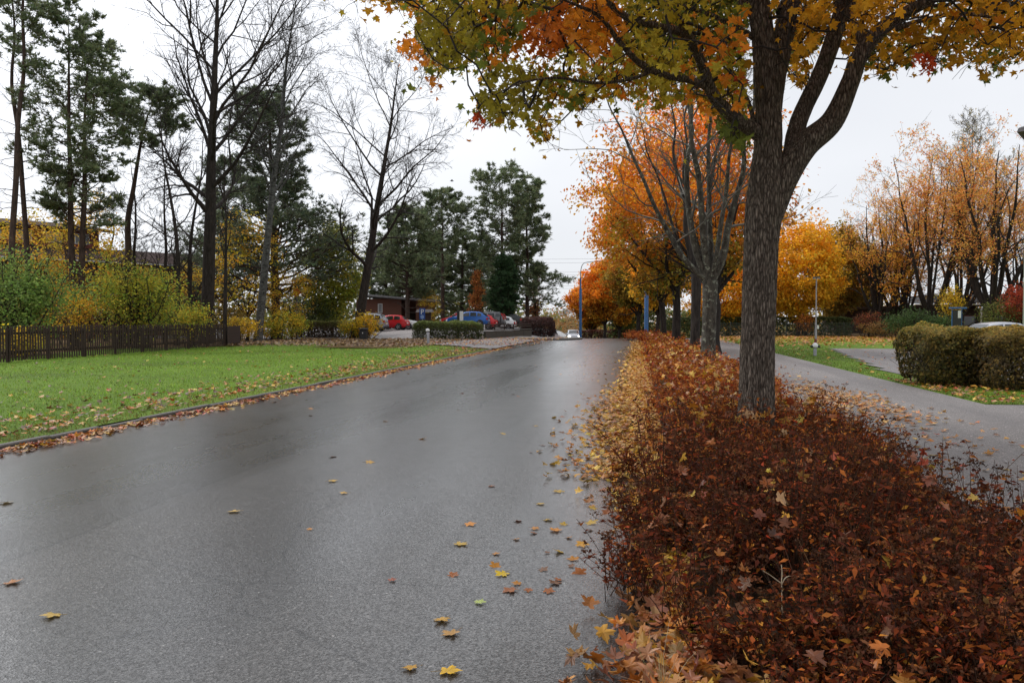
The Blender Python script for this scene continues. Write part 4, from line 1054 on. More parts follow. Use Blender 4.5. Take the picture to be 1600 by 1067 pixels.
def road_mesh(c, v):
    gg = Geo(); V, F = LEAF_HI[v]; V = V.copy(); V[:, 2] *= .22; V[:, 0] *= rng.uniform(.75, 1.0); V[:, :2] += rng.normal(0, .025, (len(V), 2)); V[:, 2] -= V[:, 2].min()
    gg.add(V, F, np.clip(np.array(c) * (1 + rng.normal(0, .12, (len(V), 1))), .004, .9))
    tubes(gg, np.array([[0, -.34, V[0, 2] * .5 + .02], [.03, -.6, .03], [.09, -.85, .05]]), np.array([.014, .012, .012]), 3, np.array(c) * .6)
    return gg.mesh('fallen_leaf', M['litter'])
for i, (x_, y_, s, c, lab) in enumerate(PROM):
    dd = CAMH * FPX / (y_ - 500); p = W(x_, y_, dd)
    tag(link('fallen_leaf', road_mesh(c, i % 4), None, (p[0], p[1], .008), (rng.normal(0, .12), rng.normal(0, .12), rng.random() * 6.28), s * .78), lab, 'leaf', 'single leaves on the road')
shared = {(k, v): road_mesh(c, v) for k, c in LCOL.items() for v in range(4)}
for i in range(150):
    k = list(LCOL)[rng.choice(4, p=[.22, .3, .25, .23])]
    if i < 80: y = 4.6 + 13 * rng.random() ** 1.3; x = -.3 - abs(rng.normal(0, .5))
    elif i < 115: y = 5 + 30 * rng.random(); x = rng.uniform(-7.5, -.8)
    else: y = 14 + 30 * rng.random(); x = -.7 - abs(rng.normal(0, 1.0))
    zone = 'near the bed edge' if i < 80 else ('out on the open lanes' if i < 115 else 'beside the far drift')
    lab = f'{k} fallen leaf scattered on wet asphalt {zone}'
    if x < ROADL + .3: continue
    tag(link('fallen_leaf', shared[(k, int(rng.integers(4)))], None, (x, y, .006), (rng.normal(0, .15), rng.normal(0, .15), rng.random() * 6.28), rng.uniform(.045, .1)), lab, 'leaf', 'single leaves on the road')

# ------------------------------------------------------------------ grass blades
def blades(name, x, y, z, h, label, cols, dirt=None):
    n = len(x); dk = np.zeros(n) if dirt is None else dirt; a = rng.random(n) * 6.28; w = rng.uniform(.004, .009, n) * (h / .05); hh = h * rng.uniform(.5, 1.3, n)
    b = np.stack([x, y, z], 1); s = np.stack([np.cos(a) * w, np.sin(a) * w, 0 * w], 1); t = np.stack([rng.normal(0, .5, n) * hh, rng.normal(0, .5, n) * hh, hh], 1)
    g = Geo(); g.add(np.stack([b - s, b + s, b + t], 1).reshape(-1, 3), np.arange(3 * n).reshape(-1, 3), np.repeat((pal(rng, n, cols, None, .2) * (1 - dk[:, None]) + pal(rng, n, [(.13, .10, .035), (.09, .085, .025), (.16, .12, .05)]) * dk[:, None]) * np.clip(1 + 1.1 * np.repeat(vnoise(b[::6], .35, 4), 6)[:n, None] + .4 * np.repeat(vnoise(b[::6], 1.6, 9), 6)[:n, None], .45, 1.5), 3, 0))
    tag(g.build(name, M['foliage']), label, 'grass', kind='stuff')
n = 70000; y = 6 + 41 * rng.random(n) ** 1.25; x = -7.85 - 17 * rng.random(n) ** 1.3; k = lawn_keep(x, y); x, y = x[k], y[k]
blades('grass', x, y, lawn_z(x, y) - .005, .06, 'short green grass of the lawn left of the road', [(.095, .175, .014), (.13, .225, .018), (.165, .255, .028), (.07, .12, .014), (.18, .2, .045)], dirt=np.clip(.75 * np.exp(-((-7.8 - x) / .75) ** 2) + .5 * smooth(38, 46, y) + .25 * rng.random(len(x)) * (rng.random(len(x)) < .3), 0, .9))
n = 36000; x = 6.35 + 14 * rng.random(n) ** 1.4; y = 16 + 42 * rng.random(n) ** 1.2; k = ((y > 25.2 + (x - 7.3) * 7.0) | (x < 7.2) | (y < 22.3)) & (x > 6.4) & (y > 16.05); x, y = x[k], y[k]
blades('grass', x, y, zt(x, y) + .02, .06, 'green grass of the verge between cycle path and drive', [(.065, .11, .014), (.09, .145, .02), (.12, .165, .03), (.05, .08, .015), (.13, .12, .04)])
# dry stalks and tufts in the front of the bed
g = Geo(); b0 = W(1222, 925, 3.55)
def stalk(pts, r): tubes(g, catmull(np.array(pts), 6), np.full((len(pts) - 1) * 6 + 1, r), 5, (.5, .42, .3))
p = lambda x_, y_, d_: W(x_, y_, d_)
stalk([p(1222, 960, 3.55), p(1222, 930, 3.55), p(1221, 910, 3.55)], .003); stalk([p(1221, 911, 3.55), p(1206, 900, 3.55), p(1192, 891, 3.5)], .0024); stalk([p(1221, 911, 3.55), p(1222, 896, 3.56), p(1221, 882, 3.56)], .0022); stalk([p(1222, 912, 3.55), p(1228, 902, 3.55), p(1240, 899, 3.58), p(1258, 903, 3.62)], .0024)
tag(g.build('dry_stalk', M['spirea']), 'pale three-pronged dry stalk standing in the dark front shrubs', 'plant')
g = Geo(); c0 = W(1035, 1040, 3.3); n = 24
P0 = np.repeat(np.array([[c0[0], c0[1], .06]]), n, 0) + rng.normal(0, .012, (n, 3)) * [1, 1, 0]; D = rng.normal(0, .38, (n, 3)); D[:, 2] = 1
tubes(g, grow(rng, P0, D, rng.uniform(.1, .3, n), 5, -.5, .3), np.array([[.0011, .001, .0009, .0007, .0004]]), 3, pal(rng, n, [(.4, .33, .2), (.3, .28, .12), (.45, .38, .26)]))
tag(g.build('grass_tuft', M['spirea']), 'straw coloured grass tuft among leaves at the bed corner', 'grass')
# ------------------------------------------------------------------ trees of the road row
ORANGE = ((.54, .21, .018), (.56, .27, .024), (.5, .155, .015), (.46, .21, .02)); GOLD = ((.52, .27, .02), (.48, .21, .018), (.55, .33, .03)); RED = ((.46, .11, .016), (.5, .15, .018), (.4, .08, .016))
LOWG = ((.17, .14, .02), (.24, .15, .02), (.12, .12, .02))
YEL = ((.50, .33, .03), (.42, .28, .03), (.34, .27, .03))
def lichen_vase(name, label, px, d, H, seed, stems, bark='bark_lichen', twig='twig_pale', leaves=None, group=None, n=(9, 6, 4), tw=1.0):
    """bare row tree: short lichen-grey trunk dividing into steep limbs"""
    rng = np.random.default_rng(seed); loc = G(px, d)
    root = thing(name, label, 'tree', loc, 0, group)
    hf = stems['fork']; r0 = stems['r']
    TP = np.stack([np.array([0, .0, .02, .03, .04]), np.zeros(5), np.linspace(0, hf, 5)], 1); TR = r0 * np.array([1, .95, .92, .95, 1.05])
    trunk_mesh(TP, TR, 20, 6, .25, .12, seed, ridge=.006, rfreq=4).build('trunk', M[bark], root, True)
    P1, R1 = [], []
    for (dx, dy, top, r) in stems['limbs']:
        k = np.linspace(0, 1, 9); c = np.cumsum(rng.normal(0, .2, (9, 2)), 0) * k[:, None]
        P1.append(np.stack([.04 + dx * k ** .68 + c[:, 0], dy * k ** .68 + c[:, 1], hf * .96 + (top - hf) * k], 1)); R1.append(r * np.linspace(1, .12, 9))
    P1, R1 = np.array(P1), np.array(R1)
    for a, b in zip(P1, R1): trunk_mesh(a, b, 10, 4, 0, .08, seed).build('limb', M[bark], root, True)
    br = Geo()
    P2, R2 = spawn(rng, P1, R1, n[0], .2, .98, (28, 62), (.24, .55), .45, .2, 7, .3, .5, .007 * tw); tubes(br, P2, R2, 5)
    P3, R3 = spawn(rng, P2, R2, n[1], .15, 1, (25, 60), (.3, .65), .6, .4, 3, .2, .4, .005 * tw); tubes(br, P3, R3, 3)
    P4, R4 = spawn(rng, P3, R3, n[2], .2, 1, (20, 50), (.3, .65), .7, .5, 2, .2, .3, .004 * tw); tubes(br, P4, R4, 3)
    tag(br.build('branches', M[twig], root, True), kind='stuff')
    if leaves:
        nl, size, cols, zlo = leaves
        tip = P4.reshape(-1, 3); pr = smooth(zlo * .5, zlo * 1.6, tip[:, 2]) + .06; nz = np.repeat(vnoise(tip[::6], .5, seed), 6)[:len(tip)]; pr = pr * np.clip(.5 + 1.7 * nz, .03, 2)
        q = tip[rng.choice(len(tip), nl, p=pr / pr.sum())] + rng.normal(0, .16, (nl, 3)); nr = rng.normal(0, 1, (nl, 3)); nr[:, 2] += .4
        lg = Geo(); put_leaves(lg, RHOMB, q, nr, rng.uniform(.6, 1.3, nl) * size, pal(rng, nl, cols), rng); tag(lg.build('crown', M['foliage'], root), kind='stuff')
    return root
lichen_vase('bare_tree', 'bare tree with mottled lichen trunk, next along the bed behind the large maple', 1107, 22.3, 9, 31, dict(fork=2.7, r=.20, limbs=[(-1.5, .2, 9.6, .11), (-.6, -.4, 10.6, .11), (1.2, .3, 9.0, .12), (.3, .8, 10.2, .09), (-2.8, -.5, 8.4, .085), (.7, -.7, 9.6, .08)]))
lichen_vase('bare_tree', 'slimmer bare tree directly behind the mottled bare tree', 1086, 31, 10, 32, dict(fork=3.4, r=.19, limbs=[(-1.1, .4, 11.2, .12), (.8, -.2, 11.4, .11), (-.3, .9, 11.8, .10), (-2.1, 0, 9.8, .08)]), bark='bark_dark')
MR = 'maples lining the right of the road'
def maple(label, px, d, H, cr, seed, cols, low=LOWG, **kw):
    return broadleaf('maple_tree', label, G(px, d), H, kw.pop('r0', .24), cr, seed, cols=cols, lowcols=low, group=MR, **kw)
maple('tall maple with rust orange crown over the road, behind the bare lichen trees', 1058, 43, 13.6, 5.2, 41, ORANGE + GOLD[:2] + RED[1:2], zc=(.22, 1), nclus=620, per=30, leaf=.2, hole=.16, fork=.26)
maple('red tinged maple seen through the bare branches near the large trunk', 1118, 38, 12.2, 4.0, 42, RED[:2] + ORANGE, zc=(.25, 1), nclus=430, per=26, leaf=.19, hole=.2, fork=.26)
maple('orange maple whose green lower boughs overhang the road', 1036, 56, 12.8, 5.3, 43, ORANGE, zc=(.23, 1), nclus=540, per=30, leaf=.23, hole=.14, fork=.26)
maple('small golden maple with forked trunk beside the second blue lamp post', 1026, 72, 7.6, 2.7, 44, GOLD, low=YEL, zc=(.3, 1), nclus=340, leaf=.24, fork=.3, r0=.2)
m4 = maple('dark trunked maple with olive and rust leaves beyond the second blue lamp', 998, 84, 10.0, 4.0, 45, ((.3, .16, .02), (.36, .14, .02), (.2, .15, .02)), zc=(.28, 1), nclus=460, leaf=.28, fork=.26)
m5 = maple('bright orange maple standing behind the first blue street lamp', 945, 108, 11.6, 3.9, 46, ((.52, .19, .014), (.55, .24, .018), (.5, .15, .012)), low=((.4, .2, .02), (.3, .17, .02)), zc=(.27, 1), nclus=560, leaf=.32, fork=.24)
def mcopy(src, label, px, d, rz, sc, dz=0):
    x, y, z = G(px, d); return copy_thing(src, label, (x, y, z + dz), rz, sc, MR)
mcopy(m5, 'orange maple right of the brightest one at the far bend', 968, 118, 2.0, 1.0)
mcopy(m5, 'farthest orange maple, at the left end of the row by the bend', 924, 128, 4.0, (.95, .95, 1.0))
mcopy(m4, 'brownish maple between the far orange row and the golden maple', 982, 128, 1.2, 1.05)

# ------------------------------------------------------------------ right side trees
RG = 'autumn trees beyond the drive'
def rtree(label, px, d, H, cr, seed, cols, low=None, **kw): return broadleaf('autumn_tree', label, G(px, d), H, kw.pop('r0', .2), cr, seed, cols=cols, lowcols=low, group=RG, **kw)
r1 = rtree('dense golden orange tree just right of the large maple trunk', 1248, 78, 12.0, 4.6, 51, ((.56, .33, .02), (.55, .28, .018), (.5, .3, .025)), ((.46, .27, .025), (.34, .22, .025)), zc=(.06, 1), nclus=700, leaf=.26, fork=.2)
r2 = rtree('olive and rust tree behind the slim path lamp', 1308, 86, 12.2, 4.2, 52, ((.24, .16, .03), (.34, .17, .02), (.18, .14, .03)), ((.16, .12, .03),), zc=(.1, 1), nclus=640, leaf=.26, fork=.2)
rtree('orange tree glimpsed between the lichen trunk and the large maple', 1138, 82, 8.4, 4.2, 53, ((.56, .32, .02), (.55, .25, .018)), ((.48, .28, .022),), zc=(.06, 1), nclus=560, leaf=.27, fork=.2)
def sparse(label, px, d, H, r0, seed, n, cols, zr=(.15, .4, .9), lf=.17, **kw): return bare_tree('autumn_tree', label, G(px, d), H, r0, seed, leaves=(n, lf, cols, None, zr), group=RG, twig='twig_pale', **kw)
TAN = ((.52, .27, .075), (.48, .21, .055), (.54, .33, .07), (.44, .18, .06), (.46, .31, .08))
TAN2 = ((.54, .27, .07), (.5, .2, .05), (.55, .33, .06), (.48, .17, .055), (.5, .31, .08))
def vase(label, px, d, H, seed, spread, r, nl, fork=1.4, cols=TAN2, k=7):
    q = np.random.default_rng(seed); lim = []
    for i in range(k):
        a = i * 2 * math.pi / k + q.normal(0, .3); w = spread * q.uniform(.55, 1.1); lim.append((math.cos(a) * w, math.sin(a) * w * .8, H * q.uniform(.72, 1.0), r * q.uniform(.42, .62)))
    lim.append((q.normal(0, .5), q.normal(0, .5), H, r * .6))
    return lichen_vase('autumn_tree', label, px, d, H, seed, dict(fork=fork, r=r, limbs=lim), bark='bark_dark', twig='twig', leaves=(nl, .17, cols, H * .25), group=RG, n=(8, 6, 3), tw=1.8)
vase('multi-stemmed tree with thin orange foliage above the dark low building', 1372, 80, 13.2, 61, 3.6, .34, 8500, cols=((.56, .32, .04), (.54, .26, .04), (.5, .34, .05), (.48, .2, .05)))
s2 = vase('tall thin-leaved copper tree left of the darkest trunk on the right', 1452, 76, 17.6, 62, 4.4, .36, 11500, 2.0)
s3 = vase('tall copper tree with the thickest dark trunk behind the clipped hedge', 1548, 72, 17.0, 63, 4.6, .5, 11500, 2.2)
s4 = sparse('tallest pale olive tree rising behind the copper trees', 1520, 92, 23.5, .35, 64, 5200, ((.24, .2, .08), (.3, .24, .1), (.2, .16, .08)), zr=(.3, .7, .95), lf=.15, fork=.25, n1=26, spread=.36, ang=(16, 40), up=.5, n4=3, tw=.012)
x, y, z = G(1415, 88); copy_thing(s2, 'slender copper tree between the two multi-stemmed trees', (x, y, z), 2.2, (.8, .8, .86), RG)
x, y, z = G(1592, 84); copy_thing(s2, 'copper tree half hidden at the right edge by the tall house', (x, y, z), 4.1, (.9, .9, .95), RG)
x, y, z = G(1340, 104); copy_thing(r2, 'distant olive tree filling the gap behind the golden orange tree', (x, y, z), 2.6, (1.1, 1.1, 1.02), RG)
x, y, z = G(1190, 100); copy_thing(r1, 'distant orange tree behind the large maple trunk', (x, y, z), 1.1, (.9, .9, .75), RG)
bush('yellow_bush', 'upright yellow leaved bush between the copper trunks', G(1486, 69), .9, .9, 4.6, 71, 1700, .15, YEL, z0=.3)
bush('juniper_bush', 'broad dark green juniper in front of the low building', G(1425, 64), 2.6, 1.6, 2.6, 72, 3600, .14, ((.045, .075, .025), (.06, .09, .03), (.035, .055, .02)))
bush('juniper_bush', 'smaller green bush right of the broad juniper', G(1475, 63), 1.5, 1.2, 2.1, 73, 1800, .13, ((.06, .095, .03), (.05, .08, .025)))
bush('red_bush', 'deep red bush against the dark building near the wire fence', G(1358, 70), 1.4, 1.1, 2.6, 74, 1500, .14, ((.13, .04, .025), (.2, .06, .03), (.1, .05, .02)), stems=20)
bush('red_bush', 'rust red bush at the right edge behind the tall house corner', G(1586, 66), 1.3, 1.3, 4.8, 75, 2200, .16, ((.32, .06, .03), (.26, .05, .025)), z0=.25)
bush('green_bush', 'green leafy bush under the thick dark trunk', G(1560, 66), 1.9, 1.4, 3.4, 76, 2400, .14, ((.09, .11, .03), (.13, .13, .035)))
bush('orange_bush', 'small orange bush by the wire fence behind the path lamp', G(1257, 76), .9, .8, 2.4, 77, 900, .14, ((.42, .18, .03), (.35, .13, .03)))
bush('brown_bush', 'brown twiggy bush beside the clipped hedge along the wire fence', G(1385, 68), 2.4, 1.2, 1.6, 78, 2200, .12, ((.17, .09, .035), (.22, .12, .04), (.12, .08, .03)))
hedge('green_hedge', 'dark green hedge behind the wire fence left of the path lamp', G(1185, 80), 18, 1.2, 1.9, 79, 0, 9000, .22, ((.09, .11, .04),), ((.05, .07, .03), (.07, .08, .03)), stems=False)

# ------------------------------------------------------------------ left side: tall trees
PG = 'pines on the left'
c1 = conifer('pine_tree', 'very tall sparse pine at the left edge, nearest the frame corner', G(18, 41), 23.5, .18, 81, crook=.7, z0=.68, cr=3.6, n1=30, n2=7, n3=4, tuft=.26, dead=26, group=PG)
x, y, z = G(46, 43); copy_thing(c1, 'second tall sparse pine from the left edge', (x, y, z), 2.3, (.95, .95, .97), PG)
conifer('pine_tree', 'double-trunked pine with broad dark crown behind the left fence', G(113, 44), 18.6, .20, 82, z0=.38, cr=4.0, trunks=2, n1=96, n2=8, n3=5, tuft=.28, group=PG, prof=lambda s: np.where(s < .3, .62, 1.0) * np.sqrt(np.clip(1.02 - s, 0, 1)) * (.75 + .45 * smooth(.3, .5, s)), dead=10)
conifer('pine_tree', 'leaning pine with small flat crown left of the large bare tree', G(189, 49), 15.4, .26, 83, z0=.78, cr=3.2, n1=34, n2=9, n3=5, lean=(2.2, .5), tuft=.26, group=PG, dead=7, crook=.8)
c3 = conifer('pine_tree', 'massive dark conifer behind the birch', G(432, 64), 19.6, .38, 84, z0=.16, cr=8.0, n1=108, n2=10, n3=5, tuft=.36, group=PG, prof=lambda s: np.clip(1.02 - s, 0, 1) ** .55 * (.72 + .28 * np.sin(s * 9)), cols=((.042, .052, .03), (.055, .065, .036), (.034, .044, .028)), sag=.1)
x, y, z = G(352, 72); copy_thing(c3, 'dark conifer showing behind the large bare trunk', (x, y, z), 1.9, (.62, .62, .8), PG)
pA = conifer('pine_tree', 'round headed pine above the brick building', G(637, 90), 13.4, .3, 85, z0=.26, cr=5.2, n1=80, n2=8, n3=6, tuft=.4, group=PG, dead=6)
pB = conifer('pine_tree', 'flat topped pine rising behind the parked red car', G(692, 96), 16.6, .27, 86, z0=.55, cr=4.6, n1=56, n2=8, n3=5, tuft=.38, group=PG)
pC = conifer('pine_tree', 'tall pine left of the pair above the parking area', G(783, 97), 18.8, .28, 87, z0=.36, cr=4.0, n1=76, n2=8, n3=5, tuft=.40, group=PG, prof=lambda s: .55 + .5 * np.sin(s * 3.0) + .15 * np.sin(s * 17))
pD = conifer('pine_tree', 'tall pine right of the pair, drooping towards the road', G(824, 100), 18.4, .28, 88, z0=.14, cr=5.0, n1=96, n2=8, n3=5, tuft=.42, group=PG, prof=lambda s: np.clip(1.1 - s, 0, 1) ** .5 * (.75 + .25 * np.sin(s * 14)), sag=0.0)
x, y, z = G(722, 108); copy_thing(pD, 'dark pine filling the gap between flat topped pine and the tall pair', (x, y, z), 1.3, (.95, .95, .72), PG)
x, y, z = G(668, 112); copy_thing(pA, 'pine standing behind the flat topped pine', (x, y, z), 2.1, (1.1, 1.1, .95), PG)
x, y, z = G(604, 116); copy_thing(pA, 'far pine behind the brick building roof', (x, y, z), 4.4, (1.1, 1.1, .85), PG)
x, y, z = G(752, 118); copy_thing(pA, 'far dark pine behind the clipped cypress', (x, y, z), 5.2, (.9, .9, .9), PG)
# dense columnar cypress
conifer('cypress_tree', 'dense dark green columnar cypress behind the parked cars', G(787, 93), 7.6, .3, 89, z0=.02, cr=2.7, n1=130, n2=8, n3=4, tuft=.34, dead=0, angle=(25, 60), sag=.9, prof=lambda s: np.clip(1.05 - s, 0, 1) ** .4 * .95, cols=((.014, .027, .011), (.019, .036, .014), (.011, .021, .009)))

def left_bare(label, px, d, H, r0, seed, **kw): return bare_tree('bare_tree', label, G(px, d), H, r0, seed, **kw)
left_bare('large bare tree with thick black trunk just behind the fence end', 322, 49, 26, .44, 91, fork=.36, spread=.40, n1=28, n2=9, n3=8, n4=3, lean=(1.2, 0), ang=(28, 62), up=.75)
left_bare('bare tree leaning right beside the yellow shrub and litter bin', 556, 61, 21.5, .40, 92, fork=.30, spread=.42, n1=22, n2=8, n3=8, n4=4, lean=(3.9, .5), ang=(36, 66), up=.3, crook=.2, tw=.009)
left_bare('birch with pale flaking trunk leaning right in front of the conifer', 402, 53, 24.5, .29, 93, fork=.42, spread=.24, n1=30, n2=9, n3=7, n4=3, lean=(2.4, .3), ang=(24, 50), up=.1, bark='bark_birch', tw=.007, crook=.35)
b5 = left_bare('slender bare tree with forked stems left of the large bare tree', 276, 46, 14.5, .17, 94, fork=.18, spread=.26, n1=13, n2=7, n3=6, n4=2, ang=(22, 58), up=.35, crook=1.0, wob=.36)
x, y, z = G(258, 52); copy_thing(b5, 'thin bare tree between the leaning pine and the forked one', (x, y, z), 2.0, (.9, .9, .95))
x, y, z = G(214, 51); copy_thing(b5, 'crooked bare tree standing just right of the leaning pine', (x, y, z), 5.1, (1.05, 1.05, .85))
x, y, z = G(300, 54); copy_thing(b5, 'bare tree close behind the large bare tree', (x, y, z), 3.2, (1.1, 1.1, 1.05))
x, y, z = G(165, 55); copy_thing(b5, 'small bare forked tree right of the double-trunked pine', (x, y, z), 4.0, (1, 1, .7))
left_bare('thin straight bare tree standing at the end of the fence', 351, 46.5, 12.5, .13, 95, fork=.45, spread=.2, n1=14, n2=6, n3=5, n4=0, ang=(30, 60), up=.5)
x, y, z = G(838, 104); 
bare_tree('brown_tree', 'thin reddish tree right of the cypress', (x, y, z), 7.5, .12, 96, fork=.1, spread=.28, n1=20, n2=7, n3=5, n4=2, ang=(14, 36), up=.3, tw=.012, leaves=(2600, .2, ((.2, .09, .04), (.26, .08, .035), (.15, .1, .04)), None, (.05, .2, .9)))
bare_tree('brown_tree', 'rust brown small tree left of the cypress', G(746, 92), 6.5, .12, 97, fork=.1, spread=.24, n1=18, n2=7, n3=5, n4=2, ang=(14, 36), up=.3, tw=.012, leaves=(2400, .2, ((.3, .1, .03), (.24, .09, .03), (.34, .16, .04)), None, (.05, .2, .9)))
LG = 'autumn trees behind the lawn'
def ltree(label, px, d, H, cr, seed, cols, **kw): return broadleaf('autumn_tree', label, G(px, d), H, kw.pop('r0', .12), cr, seed, cols=cols, group=LG, **kw)
ltree('yellow green maple beside the leaning bare tree', 520, 70, 10.4, 3.0, 101, ((.2, .2, .03), (.3, .26, .03), (.14, .16, .03)), zc=(.08, 1), nclus=520, leaf=.22, per=28)
l2 = ltree('loose yellow orange tree behind the birch and the large bare trunk', 385, 58, 10.2, 2.9, 102, ((.46, .3, .03), (.42, .22, .03), (.3, .24, .03), (.36, .29, .03)), zc=(.1, 1), nclus=230, leaf=.17, per=13)
x, y, z = G(140, 52); copy_thing(l2, 'yellow leaved tree behind the double-trunked pine', (x, y, z), 1.5, (1, 1, 1.05), LG)
x, y, z = G(75, 50); copy_thing(l2, 'low yellow tree in front of the brown building', (x, y, z), 3.3, (.85, .85, .62), LG)
x, y, z = G(300, 58); copy_thing(l2, 'low golden tree left of the large bare trunk', (x, y, z), 4.3, (.8, .8, .62), LG)
x, y, z = G(455, 60); copy_thing(l2, 'yellow tree right of the birch trunk', (x, y, z), 5.3, (.7, .7, .6), LG)
x, y, z = G(672, 90); copy_thing(l2, 'small golden tree beside the parking sign', (x, y, z), .7, (.5, .5, .48), LG)
# shrubs behind and beside the fence
BG = ((.13, .19, .045), (.17, .23, .055), (.095, .15, .035)); GY = ((.19, .24, .04), (.26, .29, .045), (.13, .18, .03), (.36, .31, .04))
bush('green_bush', 'big blue green bush behind the left end of the fence', G(28, 34), 3.0, 1.9, 4.8, 111, 9500, .12, BG, stems=26, lump=.85, shell=.2)
bush('green_bush', 'large yellow green bush behind the middle of the fence', G(212, 41), 3.2, 1.9, 4.9, 112, 9000, .12, GY + YEL[2:], stems=30, lump=.85, shell=.2)
bush('yellow_bush', 'golden bush between the two green bushes behind the fence', G(112, 39), 1.3, 1.0, 3.4, 113, 1700, .12, YEL + ((.45, .22, .03),))
bush('yellow_bush', 'low yellow bush poking through the fence at its left end', G(25, 31), 1.4, .7, 1.4, 114, 900, .11, YEL)
bush('yellow_bush', 'yellow bush at the foot of the large bare tree', G(300, 45), 1.3, .9, 2.6, 115, 1500, .12, GY + YEL)
bush('yellow_bush', 'golden undergrowth just right of the fence end', G(375, 52), 1.6, 1.2, 1.9, 116, 1900, .12, YEL + ((.3, .2, .04),))
bush('yellow_bush', 'broad yellow green bush right of the birch foot', G(446, 57), 2.2, 1.4, 2.3, 117, 3000, .13, GY + YEL)
bush('yellow_bush', 'low golden shrub close behind the birch', G(420, 59), 1.2, 1.0, 1.6, 118, 1300, .12, YEL)
bush('yellow_bush', 'bright yellow shrub around the foot of the leaning bare tree beside the bin', G(572, 59.5), 1.3, 1.0, 2.3, 119, 1900, .13, YEL + ((.55, .33, .02),))
bush('yellow_bush', 'yellow green shrub left of the litter bin', G(548, 60), 1.1, .9, 1.8, 120, 1500, .12, GY + YEL)
bush('green_bush', 'green bush behind the fence below the thin bare trees', G(278, 50), 1.6, 1.2, 3.0, 121, 2200, .13, GY)
bush('brown_bush', 'brown undergrowth behind the thin tree at the fence end', G(352, 57), 2.6, 1.4, 2.8, 122, 2600, .14, ((.16, .11, .03), (.28, .17, .03), (.1, .09, .03)))
bush('green_bush', 'dark green undergrowth below the massive conifer', G(482, 68), 3.0, 1.6, 3.4, 123, 3600, .15, ((.06, .085, .03), (.09, .11, .03), (.045, .06, .02)))
bush('green_bush', 'dark bushes under the round headed pine', G(610, 84), 2.4, 1.3, 1.5, 124, 2000, .15, ((.07, .09, .03), (.12, .1, .03)))
hedge('clipped_hedge', 'low olive hedge with bare brown sides left of the leaning bare tree', G(500, 66), 4.2, 1.3, 1.45, 125, .1, 6000, .13, ((.2, .2, .05), (.15, .17, .04)), ((.09, .06, .04), (.07, .05, .03)))
hx, hy, hz = G(700, 62)
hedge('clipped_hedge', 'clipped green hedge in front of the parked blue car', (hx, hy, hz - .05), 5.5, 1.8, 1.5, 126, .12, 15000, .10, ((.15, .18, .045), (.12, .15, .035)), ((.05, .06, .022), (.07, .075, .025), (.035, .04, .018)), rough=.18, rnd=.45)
dx, dy, dz = G(846, 78)
hedge('dark_hedge', 'dark maroon hedge beside the road beyond the low wall', (dx - .6, dy + 2, dz), 3.4, 5.5, 1.9, 127, .05, 9000, .15, ((.06, .03, .025), (.08, .035, .03)), ((.035, .018, .016), (.05, .024, .02)), rough=.4, rnd=.7)
# big clipped hedge on the right: two blocks
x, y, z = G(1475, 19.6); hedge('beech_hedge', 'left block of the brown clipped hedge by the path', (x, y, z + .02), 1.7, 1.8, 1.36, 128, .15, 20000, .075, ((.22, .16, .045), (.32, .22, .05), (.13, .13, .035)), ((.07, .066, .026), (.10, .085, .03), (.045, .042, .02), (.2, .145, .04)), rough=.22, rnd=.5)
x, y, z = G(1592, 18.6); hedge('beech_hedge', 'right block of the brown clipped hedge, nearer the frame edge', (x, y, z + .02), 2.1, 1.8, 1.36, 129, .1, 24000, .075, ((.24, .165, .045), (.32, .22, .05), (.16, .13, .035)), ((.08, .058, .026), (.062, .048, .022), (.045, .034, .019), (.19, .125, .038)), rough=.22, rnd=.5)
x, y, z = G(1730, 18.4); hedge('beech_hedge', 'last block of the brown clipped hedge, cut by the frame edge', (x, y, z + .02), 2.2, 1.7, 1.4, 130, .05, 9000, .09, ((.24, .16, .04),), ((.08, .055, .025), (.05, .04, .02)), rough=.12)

x, y, z = G(1402, 82); copy_thing(s3, 'copper tree behind the broad juniper', (x, y, z), 3.1, (.7, .7, .84), RG)
x, y, z = G(1500, 86); copy_thing(s2, 'copper tree behind the yellow bush on the right', (x, y, z), 5.6, (.95, .95, 1.0), RG)

x, y, z = G(975, 122); hedge('dark_hedge', 'low maroon hedge under the far orange maples past the crest', (x, y, z), 15, 2.2, 2.6, 131, -.35, 4200, .3, ((.10, .04, .03), (.13, .05, .03)), ((.05, .025, .02), (.07, .03, .025)), rough=.4, stems=False)
x, y, z = G(1040, 120); hedge('green_hedge', 'olive green hedge behind the far trunks right of the second blue lamp', (x, y, z), 17, 2.5, 5.5, 132, -.1, 4600, .45, ((.12, .14, .04), (.16, .15, .04)), ((.07, .09, .03), (.10, .11, .035)), rough=.8, stems=False)

x, y, z = G(40, 46); copy_thing(l2, 'yellow leaved tree half screening the brown building at the left edge', (x, y, z), 2.2, (.9, .9, .85), LG)
x, y, z = G(205, 56); copy_thing(l2, 'golden tree behind the foot of the leaning pine', (x, y, z), 4.9, (1.0, 1.0, .62), LG)
